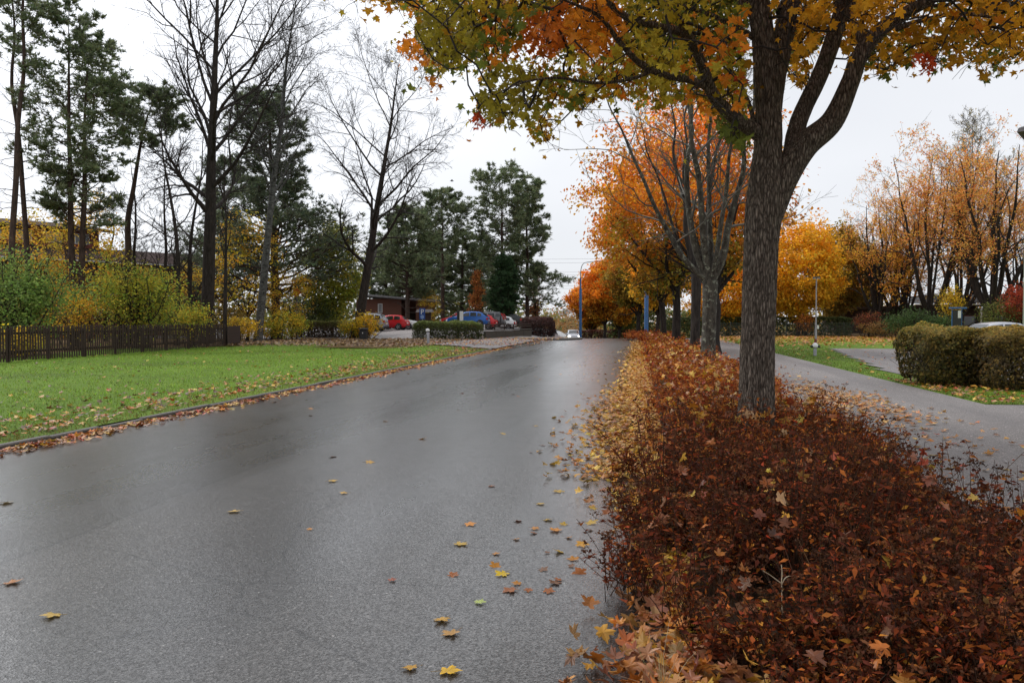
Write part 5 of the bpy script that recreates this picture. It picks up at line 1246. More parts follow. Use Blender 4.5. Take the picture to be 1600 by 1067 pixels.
# ------------------------------------------------------------------ materials of made things
M['dark_wood'] = plain('dark_stained_wood', (.04, .022, .015), .8, bump=.004, bscale=40, var=.45)
M['blue_paint'] = plain('blue_paint', (.035, .13, .32), .4, var=.12, bscale=6)
M['grey_metal'] = plain('galvanised_steel', (.28, .28, .29), .45, .6, var=.2, bscale=8)
M['dark_metal'] = plain('dark_metal', (.02, .02, .022), .5)
M['white_paint'] = plain('white_paint', (.75, .75, .74), .5, var=.06, bscale=6)
M['lamp_glass'] = plain('lamp_glass', (.8, .8, .78), .25)
M['black_plastic'] = plain('black_plastic', (.012, .012, .014), .45, var=.3, bscale=6)
M['sign_blue'] = plain('sign_blue', (.012, .06, .26), .4)
M['sign_red'] = plain('sign_red', (.5, .03, .02), .4)
M['sign_yellow'] = plain('sign_yellow', (.8, .45, .03), .4)
M['brick'] = plain('red_brown_brick', (.13, .055, .036), .9, bump=.006, bscale=30, var=.3)
M['brick_dark'] = plain('dark_brown_cladding', (.05, .028, .022), .85, bump=.006, bscale=20, var=.35)
M['red_panel'] = plain('red_panel', (.22, .05, .035), .7, var=.2, bscale=6)
M['roof'] = plain('roof_felt', (.11, .10, .10), .8, var=.25, bscale=6)
M['roof_brown'] = plain('roof_brown', (.05, .03, .026), .9, spec=.1, var=.25, bscale=5)
M['plaster'] = plain('pale_green_plaster', (.38, .42, .36), .8, var=.1, bscale=3)
M['glass'] = plain('window_glass', (.03, .035, .04), .06, spec=.8)
M['pale_glass'] = plain('curtained_glass', (.22, .23, .24), .2, spec=.7)
M['concrete'] = plain('mossy_concrete', (.075, .068, .055), .85, bump=.006, bscale=18, var=.4)
M['wire'] = plain('wire', (.08, .08, .085), .5)
M['tyre'] = plain('tyre_rubber', (.015, .015, .015), .8)
M['rim'] = plain('alloy_rim', (.55, .55, .56), .3, .7)
M['tail'] = plain('tail_lamp', (.45, .012, .012), .2)
M['clear_lamp'] = plain('clear_lamp', (.7, .7, .72), .12)
M['lit_lamp'] = plain('lit_headlamp', (.9, .9, .85), .2, emit=(1, .97, .9), es=12)
M['plate'] = plain('number_plate', (.7, .7, .68), .4)
M['car_glass'] = plain('car_glass', (.02, .024, .026), .05, spec=.8)

# ------------------------------------------------------------------ picket fence on the left
root = thing('picket_fence', 'dark brown picket fence along the back of the lawn', 'fence', (0, 0, 0))
A = np.array(G(-60, 25.6)[:2]); Bp = np.array(G(352, 45.2)[:2]); L = np.linalg.norm(Bp - A); dr = (Bp - A) / L; ang = math.atan2(dr[1], dr[0])
pk = Geo(); V = np.array([[-.036, -.011, .05], [.036, -.011, .05], [.036, -.011, 1.22], [0, -.011, 1.28], [-.036, -.011, 1.22]]); V2 = V + [0, .022, 0]
pk.add(np.concatenate([V, V2]), np.array([[0, 1, 2, 4], [6, 5, 9, 7], [0, 5, 6, 1], [1, 6, 7, 2], [4, 9, 5, 0], [2, 7, 8, 3], [3, 8, 9, 4]])); pk.add(np.concatenate([V, V2]), np.array([[4, 2, 3], [7, 9, 8]]))
pme = pk.mesh('picket', M['dark_wood'])
rng = np.random.default_rng(8)
def fz(p): return float(lawn_z(max(p[0], -25), p[1])) - .02
s = .05
while s < L:
    p = A + dr * s
    link('picket', pme, root, (p[0], p[1], fz(p) + rng.normal(0, .012)), (rng.normal(0, .012), rng.normal(0, .016), ang), (1, 1, rng.uniform(.985, 1.02)))
    s += .152
for s in np.arange(0, L + .1, 2.2):
    p = A + dr * min(s, L) + np.array([-dr[1], dr[0]]) * .09
    g = Geo(); cbox(g, -.055, .055, -.055, .055, -.3, 1.18, .012); o = g.build('post', M['dark_wood'], root, loc=(p[0], p[1], fz(p))); o.rotation_euler = (0, 0, ang)
for z in (.32, .98):
    g = Geo(); n = 24; P = [A + dr * L * k / n + np.array([-dr[1], dr[0]]) * .045 for k in range(n + 1)]
    for k in range(n):
        a, b = P[k], P[k + 1]; w = np.array([-dr[1], dr[0]]) * .022; za, zb = fz(a) + z, fz(b) + z
        g.add([[*(a - w), za], [*(b - w), zb], [*(b + w), zb], [*(a + w), za], [*(a - w), za + .085], [*(b - w), zb + .085], [*(b + w), zb + .085], [*(a + w), za + .085]], BOXF)
    g.build('rail', M['dark_wood'], root)
# short boarded return at the fence end
root = thing('board_fence', 'short dark close-boarded fence closing off the end of the picket fence', 'fence', (*Bp, fz(Bp)))
for k in range(16):
    g = Geo(); cbox(g, -.07, .07, -.012, .012, 0, 1.18 + rng.normal(0, .02), .006); o = g.build('board', M['dark_wood'], root, loc=(.1 - k * .03, .08 + k * .148, 0)); o.rotation_euler = (0, 0, math.radians(100))

# ------------------------------------------------------------------ buildings
def building(name, label, loc, rz, cat='building'): return thing(name, label, cat, loc, rz)
# brown building on the left: two storeys stepping down
bx, by, bz = G(20, 62)
r = building('brown_building', 'long red brown building with window band behind the left pines', (bx, by, 1.0), math.radians(56))
g = Geo(); box(g, -22, 16, 0, 12, -2, 5.4); g.build('wall', M['brick'], r)
g = Geo(); box(g, -22, 8, 4.5, 12, 6.6, 8.4); g.build('upper_wall', M['red_panel'], r)
g = Geo(); g.add([[-23, -1, 5.3], [17, -1, 5.3], [17, 4.5, 6.7], [-23, 4.5, 6.7], [-23, -1, 5.5], [17, -1, 5.5], [17, 4.5, 6.9], [-23, 4.5, 6.9]], BOXF); g.build('roof', M['roof_brown'], r)
g = Geo(); g.add([[-23, 3.6, 8.3], [9, 3.6, 8.3], [9, 12.5, 9.6], [-23, 12.5, 9.6], [-23, 3.6, 8.5], [9, 3.6, 8.5], [9, 12.5, 9.8], [-23, 12.5, 9.8]], BOXF); g.build('upper_roof', M['roof_brown'], r)
g = Geo(); box(g, -23, 17, -1.06, -1.0, 5.34, 5.46); g.build('fascia', M['white_paint'], r)
for k in range(13):
    x = -21 + k * 2.25
    g = Geo(); box(g, x, x + 1.2, 4.44, 4.497, 7.2, 8.1); f = g.build('window', M['white_paint'], r)
    g = Geo(); box(g, x + .08, x + 1.12, 4.40, 4.436, 7.28, 8.02); g.build('pane', M['pale_glass'], f)
for k in range(12):
    x = -20 + k * 2.9
    g = Geo(); box(g, x, x + 1.6, -.06, -.003, 1.2, 2.8); f = g.build('window', M['white_paint'], r)
    g = Geo(); box(g, x + .08, x + 1.52, -.1, -.064, 1.28, 2.72); g.build('pane', M['glass'], f)
# small brick house by the parking area
bx, by, bz = G(613, 98)
r = building('brick_building', 'low red brick building with dark entrance beside the parking area', (bx, by, bz), math.radians(10))
g = Geo(); box(g, -4.4, 1.1, 0, 8, -1, 3.7); box(g, 2.9, 4.6, 0, 8, -1, 3.6); box(g, 1.1, 2.9, 2.4, 8, -1, 3.6); g.build('wall', M['brick'], r)
g = Geo(); g.add([[-5.0, -.9, 4.1], [5.4, -.9, 3.25], [5.4, 8.5, 3.25], [-5.0, 8.5, 4.1], [-5.0, -.9, 4.42], [5.4, -.9, 3.57], [5.4, 8.5, 3.57], [-5.0, 8.5, 4.42]], BOXF); g.build('roof', M['roof'], r)
g = Geo(); g.add([[-5.0, -.96, 4.2], [5.4, -.96, 3.35], [5.4, -.903, 3.35], [-5.0, -.903, 4.2], [-5.0, -.96, 4.4], [5.4, -.96, 3.55], [5.4, -.903, 3.55], [-5.0, -.903, 4.4]], BOXF); g.build('fascia', M['grey_metal'], r)
g = Geo(); box(g, -1.75, -1.2, -.05, -.003, 2.0, 3.1); f = g.build('window', M['white_paint'], r)
g = Geo(); box(g, -1.68, -1.27, -.09, -.054, 2.07, 3.03); g.build('pane', M['pale_glass'], f)
g = Geo(); box(g, 1.4, 2.6, 2.3, 2.397, 0, 2.2); d_ = g.build('door', M['dark_wood'], r)
g = Geo(); box(g, 2.42, 2.5, 2.24, 2.297, 1.0, 1.15); g.build('handle', M['grey_metal'], d_)
# dark low building on the right
bx, by, bz = G(1440, 92)
r = building('low_building', 'dark low building with flat roof behind the copper trees', (bx, by, bz), math.radians(-4))
g = Geo(); box(g, -9.5, 13, 0, 9, -.5, 3.0); g.build('wall', M['brick_dark'], r)
g = Geo(); g.add([[-10.2, -1.2, 2.75], [14, -1.2, 3.35], [14, 9.5, 3.35], [-10.2, 9.5, 2.75], [-10.2, -1.2, 3.05], [14, -1.2, 3.65], [14, 9.5, 3.65], [-10.2, 9.5, 3.05]], BOXF); g.build('roof', M['dark_wood'], r)
g = Geo(); box(g, 0.5, 11, .6, 8, 3.66, 4.5); g.build('roof_storey', M['grey_metal'], r)
g = Geo(); box(g, -1, 13.9, -1.28, -1.203, 3.28, 3.42); g.build('fascia', M['white_paint'], r)
for k, x in enumerate((-6, -3.2, 1.4, 4.2, 7.0, 9.8)):
    g = Geo(); box(g, x, x + 1.9, -.06, -.003, .9, 2.1); f = g.build('window', M['red_panel'], r)
    g = Geo(); box(g, x + .08, x + 1.82, -.1, -.064, .98, 2.02); g.build('pane', M['glass'], f)
for x in (-9, -4, 1, 5.8, 9, 12.5):
    g = Geo(); box(g, x, x + .16, -1.1, -.94, -.4, 3.0); g.build('post', M['white_paint'] if x > 4 else M['dark_wood'], r)
# tall house cut by the right edge
bx, by, bz = G(1598, 58)
r = building('tall_house', 'tall pale house corner with dark eave at the right edge', (bx, by, bz), math.radians(-31))
g = Geo(); box(g, 0, 12, 0, 10, 0, 15.2); g.build('wall', M['plaster'], r)
g = Geo(); g.add([[-.5, -.5, 15.15], [12.5, -.5, 15.15], [12.5, 10.5, 15.15], [-.5, 10.5, 15.15], [-.4, -.4, 15.45], [12.4, -.4, 15.45], [12.4, 10.4, 15.45], [-.4, 10.4, 15.45]], BOXF); g.add([[-.4, -.4, 15.452], [12.4, -.4, 15.452], [12.4, 10.4, 15.452], [-.4, 10.4, 15.452], [5.9, 4.9, 18.2], [6.1, 4.9, 18.2], [6.1, 5.1, 18.2], [5.9, 5.1, 18.2]], BOXF); g.build('roof', M['roof'], r)
for z in (1.2, 4.8, 8.4, 12.0):
    for x in (.5, 3.4, 6.4, 9.4):
        g = Geo(); box(g, x, x + 1.7, -.05, -.003, z, z + 1.9); f = g.build('window', M['white_paint'], r)
        g = Geo(); box(g, x + .09, x + 1.61, -.09, -.054, z + .09, z + 1.81); g.build('pane', M['glass'], f)
# far house beyond the crest
bx, by, bz = G(876, 205)
r = building('far_house', 'distant hillside house with pale edged sloping roof beyond the bend', (bx, by, -4.5), math.radians(24))
g = Geo(); box(g, -4, 4, 0, 8, 0, 6.5); g.build('wall', M['brick_dark'], r)
g = Geo(); g.add([[-6.5, -1, 5.0], [5, -1, 8.4], [5, 9, 8.4], [-6.5, 9, 5.0], [-6.5, -1, 5.4], [5, -1, 8.8], [5, 9, 8.8], [-6.5, 9, 5.4]], BOXF); g.build('roof', M['roof'], r)
g = Geo(); g.add([[-6.5, -1.1, 5.0], [5, -1.1, 8.4], [5, -1.003, 8.4], [-6.5, -1.003, 5.0], [-6.5, -1.1, 5.35], [5, -1.1, 8.75], [5, -1.003, 8.75], [-6.5, -1.003, 5.35]], BOXF); g.build('fascia', M['white_paint'], r)
for x in (-2.5, .2, 2.2):
    g = Geo(); box(g, x, x + 1.2, -.06, -.003, 3.2, 4.6); f = g.build('window', M['white_paint'], r)
    g = Geo(); box(g, x + .1, x + 1.1, -.1, -.064, 3.3, 4.5); g.build('pane', M['glass'], f)
# far wooded background, one mass
def far_wood(name, label, spots, seed, cols):
    rng = np.random.default_rng(seed); g = Geo(); P, C, S = [], [], []
    for px, d, h, w in spots:
        x, y, z = G(px, d); n = 420
        u = nrm(rng.normal(size=(n, 3))) * (rng.random((n, 1)) ** .4) * np.array([w, w, h / 2]); P.append(u + np.array([x, y, z + h * .5])); C.append(pal(rng, 1, cols).repeat(n, 0) * (1 + rng.normal(0, .2, (n, 1)))); S.append(np.full(n, .09 * w + .2))
    P, C, S = np.concatenate(P), np.concatenate(C), np.concatenate(S)
    put_leaves(g, RHOMB, P, rng.normal(0, 1, P.shape) + [0, 0, .4], S * rng.uniform(.6, 1.3, len(S)), np.clip(C, .01, .8), rng)
    tag(g.build(name, M['foliage']), label, 'woods', kind='stuff')
rng = np.random.default_rng(14)
far_wood('far_woods', 'far mixed autumn woods beyond the bend of the road', [(px, 165 + rng.uniform(-20, 40), rng.uniform(7, 11), rng.uniform(3.5, 6)) for px in range(850, 930, 9)] + [(px, 150 + rng.uniform(-10, 30), rng.uniform(6, 9), 4.5) for px in range(930, 1130, 14)], 15, ((.16, .13, .04), (.25, .15, .04), (.3, .14, .04), (.12, .12, .04), (.2, .12, .06)))
far_wood('far_woods', 'dark distant woods behind the parking area and left gardens', [(px, 135 + rng.uniform(-12, 25), rng.uniform(7, 10), 6) for px in range(180, 840, 26)], 16, ((.05, .065, .03), (.08, .085, .03), (.12, .1, .03)))
far_wood('far_woods', 'distant autumn woods behind the right hand buildings', [(px, 130 + rng.uniform(-12, 25), rng.uniform(5, 8), 6) for px in range(1120, 1660, 30)], 17, ((.2, .13, .04), (.3, .17, .04), (.14, .12, .04)))

# ------------------------------------------------------------------ low wall and rail of the parking area
A = np.array(G(757, 63)[:2]); Bp = np.array(G(829, 72)[:2]); dr = Bp - A; L = np.linalg.norm(dr); ang = math.atan2(dr[1], dr[0]); za = float(zt(*A)); 
root = thing('retaining_wall', 'low mossy concrete wall with wooden rail edging the parking area', 'wall', (A[0], A[1], za - .1), ang)
npan = 5
for k in range(npan):
    g = Geo(); cbox(g, L * k / npan + .01, L * (k + 1) / npan - .01, -.12, .12, -.6, .78 + .02 * (k % 2), .02); g.build('wall_panel', M['concrete'], root)
g = Geo(); cbox(g, -.05, L + .05, -.16, .16, .83, .9, .015); g.build('coping', M['concrete'], root)
for k in range(6):
    g = Geo(); cbox(g, L * k / 5 - .04, L * k / 5 + .04, -.04, .04, .9, 1.32, .01); g.build('rail_post', M['dark_wood'] if k != 0 else M['white_paint'], root)
for z in (1.08, 1.25):
    g = Geo(); cbox(g, 0, L, -.085, -.045, z, z + .09, .01); g.build('rail', M['dark_wood'], root)

# ------------------------------------------------------------------ cars
def car(label, kind, paint, loc, rz, lit=False, rails=False):
    D = dict(hatch=(3.95, 1.72, 1.48), suv=(4.45, 1.84, 1.66), wagon=(4.6, 1.8, 1.52), cross=(4.3, 1.8, 1.56), sedan=(4.5, 1.8, 1.46))[kind]
    LL, WW, HH = D
    tops = dict(
        hatch=[(0, .52), (.008, .80), (.03, .98), (.12, 1.36), (.22, 1.46), (.40, 1.48), (.54, 1.42), (.70, 1.04), (.76, .97), (.92, .84), (.985, .68), (1, .5)],
        cross=[(0, .55), (.008, .88), (.03, 1.05), (.14, 1.40), (.24, 1.53), (.42, 1.56), (.55, 1.49), (.70, 1.12), (.76, 1.05), (.92, .93), (.985, .75), (1, .52)],
        suv=[(0, .58), (.006, .95), (.025, 1.10), (.09, 1.52), (.18, 1.63), (.40, 1.66), (.56, 1.58), (.69, 1.18), (.74, 1.11), (.93, 1.02), (.985, .85), (1, .55)],
        wagon=[(0, .52), (.006, .86), (.02, 1.02), (.075, 1.40), (.13, 1.49), (.40, 1.52), (.54, 1.45), (.68, 1.03), (.74, .97), (.93, .84), (.985, .70), (1, .5)],
        sedan=[(0, .52), (.008, .86), (.05, 1.0), (.12, 1.05), (.26, 1.38), (.36, 1.45), (.46, 1.46), (.56, 1.40), (.70, 1.02), (.76, .96), (.93, .82), (.985, .68), (1, .5)])[kind]
    tops = np.array(tops); b0 = {'hatch': .93, 'cross': 1.0, 'suv': 1.06, 'wagon': .94, 'sedan': .92}[kind]
    root = thing('parked_car' if not lit else 'oncoming_car', label, 'car', loc, rz, 'cars in the parking area' if not lit else None)
    S = np.unique(np.concatenate([np.linspace(0, 1, 41), tops[:, 0]]))
    top = lambda s: np.interp(s, tops[:, 0], tops[:, 1])
    belt = lambda s: np.minimum(b0 + .03 * (1 - s) * 2 - .03, top(s) - .02)
    hw = lambda s: WW / 2 * (1 - .16 * np.abs(2 * s - 1) ** 3.5)
    def sect(s):
        zt_, zb, w = top(s), belt(s), hw(s); gq = min(1, max(0, (zt_ - zb) / .45)); wr = w * (.955 * (1 - gq) + .76 * gq); sill = .2 + .06 * abs(2 * s - 1) ** 3
        mid = sill + (zb - sill) * .55
        return [(0, sill), (w * .8, sill), (w * .965, sill + .07), (w * .99, min(mid - .12, sill + .2) if mid - .12 > sill + .1 else mid * .95), (w, mid), (w * .955, zb), (wr, zt_ - .05 * gq), (wr * .86, zt_ - .008), (0, zt_ + .012)]
    sec = np.array([sect(s) for s in S])                       # (n,9,2)
    full = np.concatenate([sec, (sec[:, 1:-1] * [-1, 1])[:, ::-1]], 1)
    n, k = full.shape[:2]; X = (S - .5) * LL
    V = np.concatenate([np.repeat(X[:, None, None], k, 1), full], 2).reshape(-1, 3)
    i = np.arange(n * k).reshape(n, k)
    g = Geo(); g.add(V, np.stack([np.roll(i[:-1], -1, 1), i[:-1], i[1:], np.roll(i[1:], -1, 1)], -1).reshape(-1, 4))
    for row_, sg in ((0, 1), (n - 1, -1)):
        c = V.reshape(n, k, 3)[row_]; g.add(np.concatenate([c, [c.mean(0)]]), np.array([[a, (a + 1) % k, k] if sg > 0 else [(a + 1) % k, a, k] for a in range(k)]))
    g.build('body', paint, root, True)
    def sidepanel(s0, s1, f0, f1, sg, name, mat, m=6, out=.008):
        ss = np.linspace(s0, s1, m); R = []
        for s in ss:
            q = sect(s); a, b = np.array(q[5]), np.array(q[6])
            for f in (f0, f1): p = a * (1 - f) + b * f; R.append([(s - .5) * LL, sg * (p[0] + out), p[1] + .003])
        R = np.array(R); j = np.arange(m - 1) * 2; F = np.stack([j, j + 2, j + 3, j + 1], 1)
        gg = Geo(); gg.add(R, F if sg < 0 else F[:, ::-1]); gg.build(name, mat, root)
    def toppanel(s0, s1, yf, name, mat, m=5, out=.01):
        ss = np.linspace(s0, s1, m); R = []
        for s in ss:
            q = sect(s); sl = (top(min(1, s + .01)) - top(max(0, s - .01))) / (.02 * LL); nn = np.array([-sl, 1]) / math.hypot(sl, 1) * out
            for f in (-1, -.5, 0, .5, 1): y_ = f * yf * q[7][0] / .86; R.append([(s - .5) * LL + nn[0], y_, q[7][1] + .012 * (1 - abs(f)) + nn[1]])
        R = np.array(R); idx = np.arange(m * 5).reshape(m, 5)
        gg = Geo(); gg.add(R, np.stack([idx[:-1, :-1], idx[1:, :-1], idx[1:, 1:], idx[:-1, 1:]], -1).reshape(-1, 4)[:, ::-1]); gg.build(name, mat, root)
    win = dict(hatch=[(.15, .30), (.325, .50), (.52, .63)], cross=[(.15, .24), (.265, .41), (.43, .62)], suv=[(.09, .20), (.225, .39), (.41, .60)], wagon=[(.075, .20), (.225, .38), (.40, .61)], sedan=[(.24, .36), (.38, .60), (.19, .23)])[kind]
    for sg in (-1, 1):
        for a, b in win: sidepanel(a, b, .12, .9, sg, 'side_window', M['car_glass'])
    fs = tops[-6, 0] if kind != 'sedan' else .56
    toppanel(tops[6, 0] + .01 if kind != 'sedan' else .57, (tops[7, 0] if kind != 'sedan' else .70) - .008, .80, 'windscreen', M['car_glass'])
    if kind == 'sedan': toppanel(.13, .25, .78, 'rear_window', M['car_glass'])
    else: toppanel(tops[2, 0] + .005, tops[3, 0] + .02, .78, 'rear_window', M['car_glass'])
    rw = .335 if kind in ('suv', 'cross') else .31
    for sx in (.185, .80):
        for sg in (-1, 1):
            y_ = sg * (WW / 2 - .085); xx = (sx - .5) * LL
            g = Geo(); lathe(g, [(0, 0), (rw + .055, 0), (rw + .055, .012), (0, .012)], 22, (xx, sg * (hw(sx) - .008) if sg > 0 else sg * (hw(sx) + .004), rw + .02), axis='y'); g.build('wheel_arch', M['black_plastic'], root)
            wh = link('wheel', None, root, (xx, y_, rw))
            g = Geo(); lathe(g, [(rw * .62, -.1), (rw * .95, -.1), (rw, -.06), (rw, .06), (rw * .95, .1), (rw * .62, .1)], 22, axis='y'); g.build('tyre', M['tyre'], wh, True)
            g = Geo(); lathe(g, [(rw * .66, -.09), (rw * .6, .02 * sg), (rw * .12, .02 * sg), (0, .03 * sg)], 22, axis='y')
            for q in range(5):
                a = q * 2 * math.pi / 5; c, d_ = math.cos(a), math.sin(a)
                pts = np.array([[c * .04 - d_ * .03, 0, d_ * .04 + c * .03], [c * .04 + d_ * .03, 0, d_ * .04 - c * .03], [c * rw * .62 + d_ * .025, 0, d_ * rw * .62 - c * .025], [c * rw * .62 - d_ * .025, 0, d_ * rw * .62 + c * .025]])
                g.add(np.concatenate([pts + [0, sg * .05, 0], pts + [0, sg * .09, 0]]), BOXF)
            lathe(g, [(rw * .6, .085 * sg), (rw * .66, .095 * sg), (rw * .66, .07 * sg)], 22, axis='y'); g.build('rim', M['rim'], wh)
    for sg in (-1, 1):
        zb = top(.02)
        y0, y1 = sorted((sg * hw(.01) * .99, sg * hw(.01) * .66))
        g = Geo()
        if kind in ('wagon',):
            P = np.array([[(.012 - .5) * LL - .02, sg * hw(.02) * .93, .75], [(.02 - .5) * LL - .02, sg * hw(.03) * .93, 1.02], [(.07 - .5) * LL - .02, sg * hw(.07) * .80, 1.36]]); tubes(g, catmull(P, 5), np.full(11, .065), 6, cap=True)
        else: cbox(g, -LL / 2 - .012, (.075 - .5) * LL, y0, y1 + (.012 if sg > 0 else 0), top(.012) - .2, top(.012) + .02, .02)
        g.build('tail_light', M['tail'], root)
        y0, y1 = sorted((sg * hw(.97) * 1.0, sg * hw(.97) * .6))
        g = Geo(); cbox(g, (.93 - .5) * LL, (.99 - .5) * LL, y0, y1, .58, .74, .03); g.build('headlight', M['lit_lamp'] if lit else M['clear_lamp'], root)
        y0, y1 = sorted((sg * (hw(.63) * .95), sg * (hw(.63) + .16)))
        g = Geo(); cbox(g, (.63 - .5) * LL - .05, (.63 - .5) * LL + .06, y0, y1, b0, b0 + .14, .03); g.build('mirror', paint, root)
    g = Geo(); box(g, -LL / 2 - .02, -LL / 2 - .003, -.26, .26, .62, .73); g.build('number_plate', M['plate'], root)
    g = Geo(); cbox(g, -LL / 2 - .025, -LL / 2 + .06, -hw(0) * .96, hw(0) * .96, .24, .46, .03); g.build('bumper', M['black_plastic'], root)
    g = Geo(); cbox(g, LL / 2 - .05, LL / 2 + .02, -hw(1) * .9, hw(1) * .9, .24, .42, .03); g.build('bumper', M['black_plastic'], root)
    if rails:
        for sg in (-1, 1):
            q = [sect(s) for s in np.linspace(.14, .5, 7)]; P = np.array([[(s - .5) * LL, sg * w_[7][0] * 1.02, w_[7][1] + .06] for s, w_ in zip(np.linspace(.14, .5, 7), q)]); g = Geo(); tubes(g, P, np.full(7, .022), 6, cap=True); g.build('roof_rail', M['grey_metal'], root)
    return root
def paint(name, col, metal=.3): return plain('car_paint_' + name, col, .22, metal, .6)
PT = dict(silver=paint('silver', (.30, .32, .36)), red=paint('red', (.55, .012, .018), .1), white=paint('white', (.75, .76, .76), 0), blue=paint('blue', (.025, .11, .36)), dark=paint('dark', (.03, .033, .035)), grey=paint('grey', (.13, .135, .14)), pale=paint('pale', (.5, .51, .55)))
def park(label, kind, col, px_rear, d, LL, heading=math.pi, dz=0, **kw):
    x, y, z = G(px_rear, d); zc = float(zt(x - LL / 2, y))
    return car(label, kind, PT[col], (x - LL / 2 * math.cos(heading - math.pi), y, zc + .125 + dz), heading, **kw)
park('silver grey crossover half hidden by the yellow shrub', 'suv', 'silver', 604, 76.5, 4.45, rails=True)
park('bright red hatchback parked between silver crossover and white car', 'hatch', 'red', 637, 79.4, 3.95)
x, y, z = G(655, 83); car('white car with its nose towards the hedge behind the red hatchback', 'sedan', PT['white'], (x - 2.25, y, float(zt(x - 2, y)) + .125), 0)
park('blue hatchback parked behind the clipped green hedge', 'cross', 'blue', 764, 80, 4.3, dz=.28)
park('small red car tucked between the blue hatchback and the dark estate', 'hatch', 'red', 776, 83, 3.95, dz=.02)
park('dark grey estate car with tall red tail lamps and roof rails', 'wagon', 'grey', 789, 86, 4.6, dz=.3, rails=True)
park('small white car in front of the black car at the end of the row', 'hatch', 'white', 806, 89, 3.95, dz=-.1)
park('black car at the right end of the parked row', 'cross', 'dark', 816, 92.5, 4.3, dz=.2)
park('red car showing only its roof behind the blue hatchback', 'hatch', 'red', 742, 90, 3.95, dz=.3)
x, y, z = G(896, 103); car('pale oncoming car with lit headlights at the crest of the road', 'sedan', PT['pale'], (x, y, float(zt(x, y)) + .05), math.radians(-90 + 8), lit=True)
x, y, z = G(1572, 36); car('silver car on the drive hidden behind the brown clipped hedge', 'sedan', PT['pale'], (x, y, z + .05), math.radians(12))

# ------------------------------------------------------------------ street furniture
def lamp_blue(label, px, d, h, arm, dz=0, marks=False):
    x, y, z = G(px, d); r = thing('street_lamp', label, 'street lamp', (x, y, z + dz), 0, 'blue street lamps')
    g = Geo(); lathe(g, [(.17, -.5), (.17, h * .66), (.10, h * .675), (.09, h * .8)], 14); g.build('pole', M['blue_paint'], r, True)
    g = Geo(); P = catmull(np.array([[0, 0, h * .8], [.02, 0, h * .88], [.25, 0, h * .955], [.9, 0, h * .985], [arm, 0, h]]), 6); tubes(g, P, np.linspace(.055, .04, len(P)), 10); g.build('arm', M['grey_metal'], r, True)
    g = Geo(); lathe(g, [(0, .12), (.12, .1), (.22, 0), (.24, -.03)], 16, (arm + .1, 0, h + .02)); hd = g.build('lamp_head', M['grey_metal'], r, True)
    g = Geo(); lathe(g, [(.235, -.03), (.24, -.12), (.18, -.24), (0, -.3)], 16, (arm + .1, 0, h + .02)); g.build('lamp_glass', M['lamp_glass'], hd, True)
    if marks:
        for q in range(3):
            g = Geo(); box(g, -.05, .05, -.145, -.133, 1.5 + q * .75, 1.9 + q * .75); g.build('number_plate', M['white_paint'], r)
    return r
lamp_blue('blue street lamp with curved arm standing left of the far orange maples', 907, 100, 10.4, 3.6, dz=-.4)
lamp_blue('blue street lamp with white plates on its post, half hidden in maple leaves', 1010, 66, 7.4, 2.4, marks=True)
def bollard_lamp(label, px, d, h):
    x, y, z = G(px, d); r = thing('bollard_light', label, 'bollard light', (x, y, z + .08)); 
    g = Geo(); lathe(g, [(.09, -.2), (.09, h * .76), (.075, h * .77)], 16); g.build('post', M['grey_metal'], r, True)
    g = Geo(); lathe(g, [(.075, h * .77), (.06, h * .84), (.075, h * .85)], 14); g.build('collar', M['dark_metal'], r, True)
    g = Geo(); lathe(g, [(.12, h * .84), (.13, h * .88), (.11, h * .96), (.06, h), (0, h * 1.01)], 16, (-.03, 0, 0)); g.build('cap', M['white_paint'], r, True)
bollard_lamp('white capped bollard light on the grass in front of the clipped green hedge', 669, 50, .98)
# hydrant-like marker and path lamp on the right
x, y, z = G(1274, 35.2); r = thing('hydrant_post', 'small grey post with white dome and dark side caps on the verge', 'hydrant', (x, y, z + .06))
g = Geo(); lathe(g, [(.075, -.1), (.075, .3), (.06, .32)], 14); g.build('post', M['grey_metal'], r, True)
g = Geo(); lathe(g, [(.06, .31), (.13, .33), (.14, .4), (.11, .48), (.05, .53), (0, .54)], 16); g.build('dome', M['white_paint'], r, True)
for sg in (-1, 1):
    g = Geo(); lathe(g, [(0, .2), (.055, .2), (.06, .1), (.05, .08)], 10, axis='x'); o = g.build('side_cap', M['dark_metal'], r, True, (0, -.04, .37)); o.scale = (sg, 1, 1)
x, y, z = G(1275, 50.5); r = thing('path_lamp', 'slim grey path lamp with flat twin head beside the drive', 'lamp', (x, y, z + .05))
g = Geo(); lathe(g, [(.07, -.1), (.07, 1.0), (.045, 1.04), (.04, 4.2)], 12); g.build('pole', M['grey_metal'], r, True)
g = Geo(); cbox(g, -.22, .22, -.1, .1, 4.2, 4.28, .03); hd = g.build('lamp_head', M['dark_metal'], r)
g = Geo(); cbox(g, -.2, -.05, -.085, .085, 4.16, 4.197, .01); g.build('lamp_glass', M['lamp_glass'], hd)
g = Geo(); cbox(g, .05, .2, -.085, .085, 4.16, 4.197, .01); g.build('lamp_glass', M['lamp_glass'], hd)
g = Geo(); cbox(g, .05, .17, -.08, .0, 1.0, 1.22, .01); g.build('notice', M['white_paint'], r)
g = Geo(); cbox(g, -.12, .03, -.13, -.08, .05, .36, .01); g.build('service_box', M['red_panel'], r)
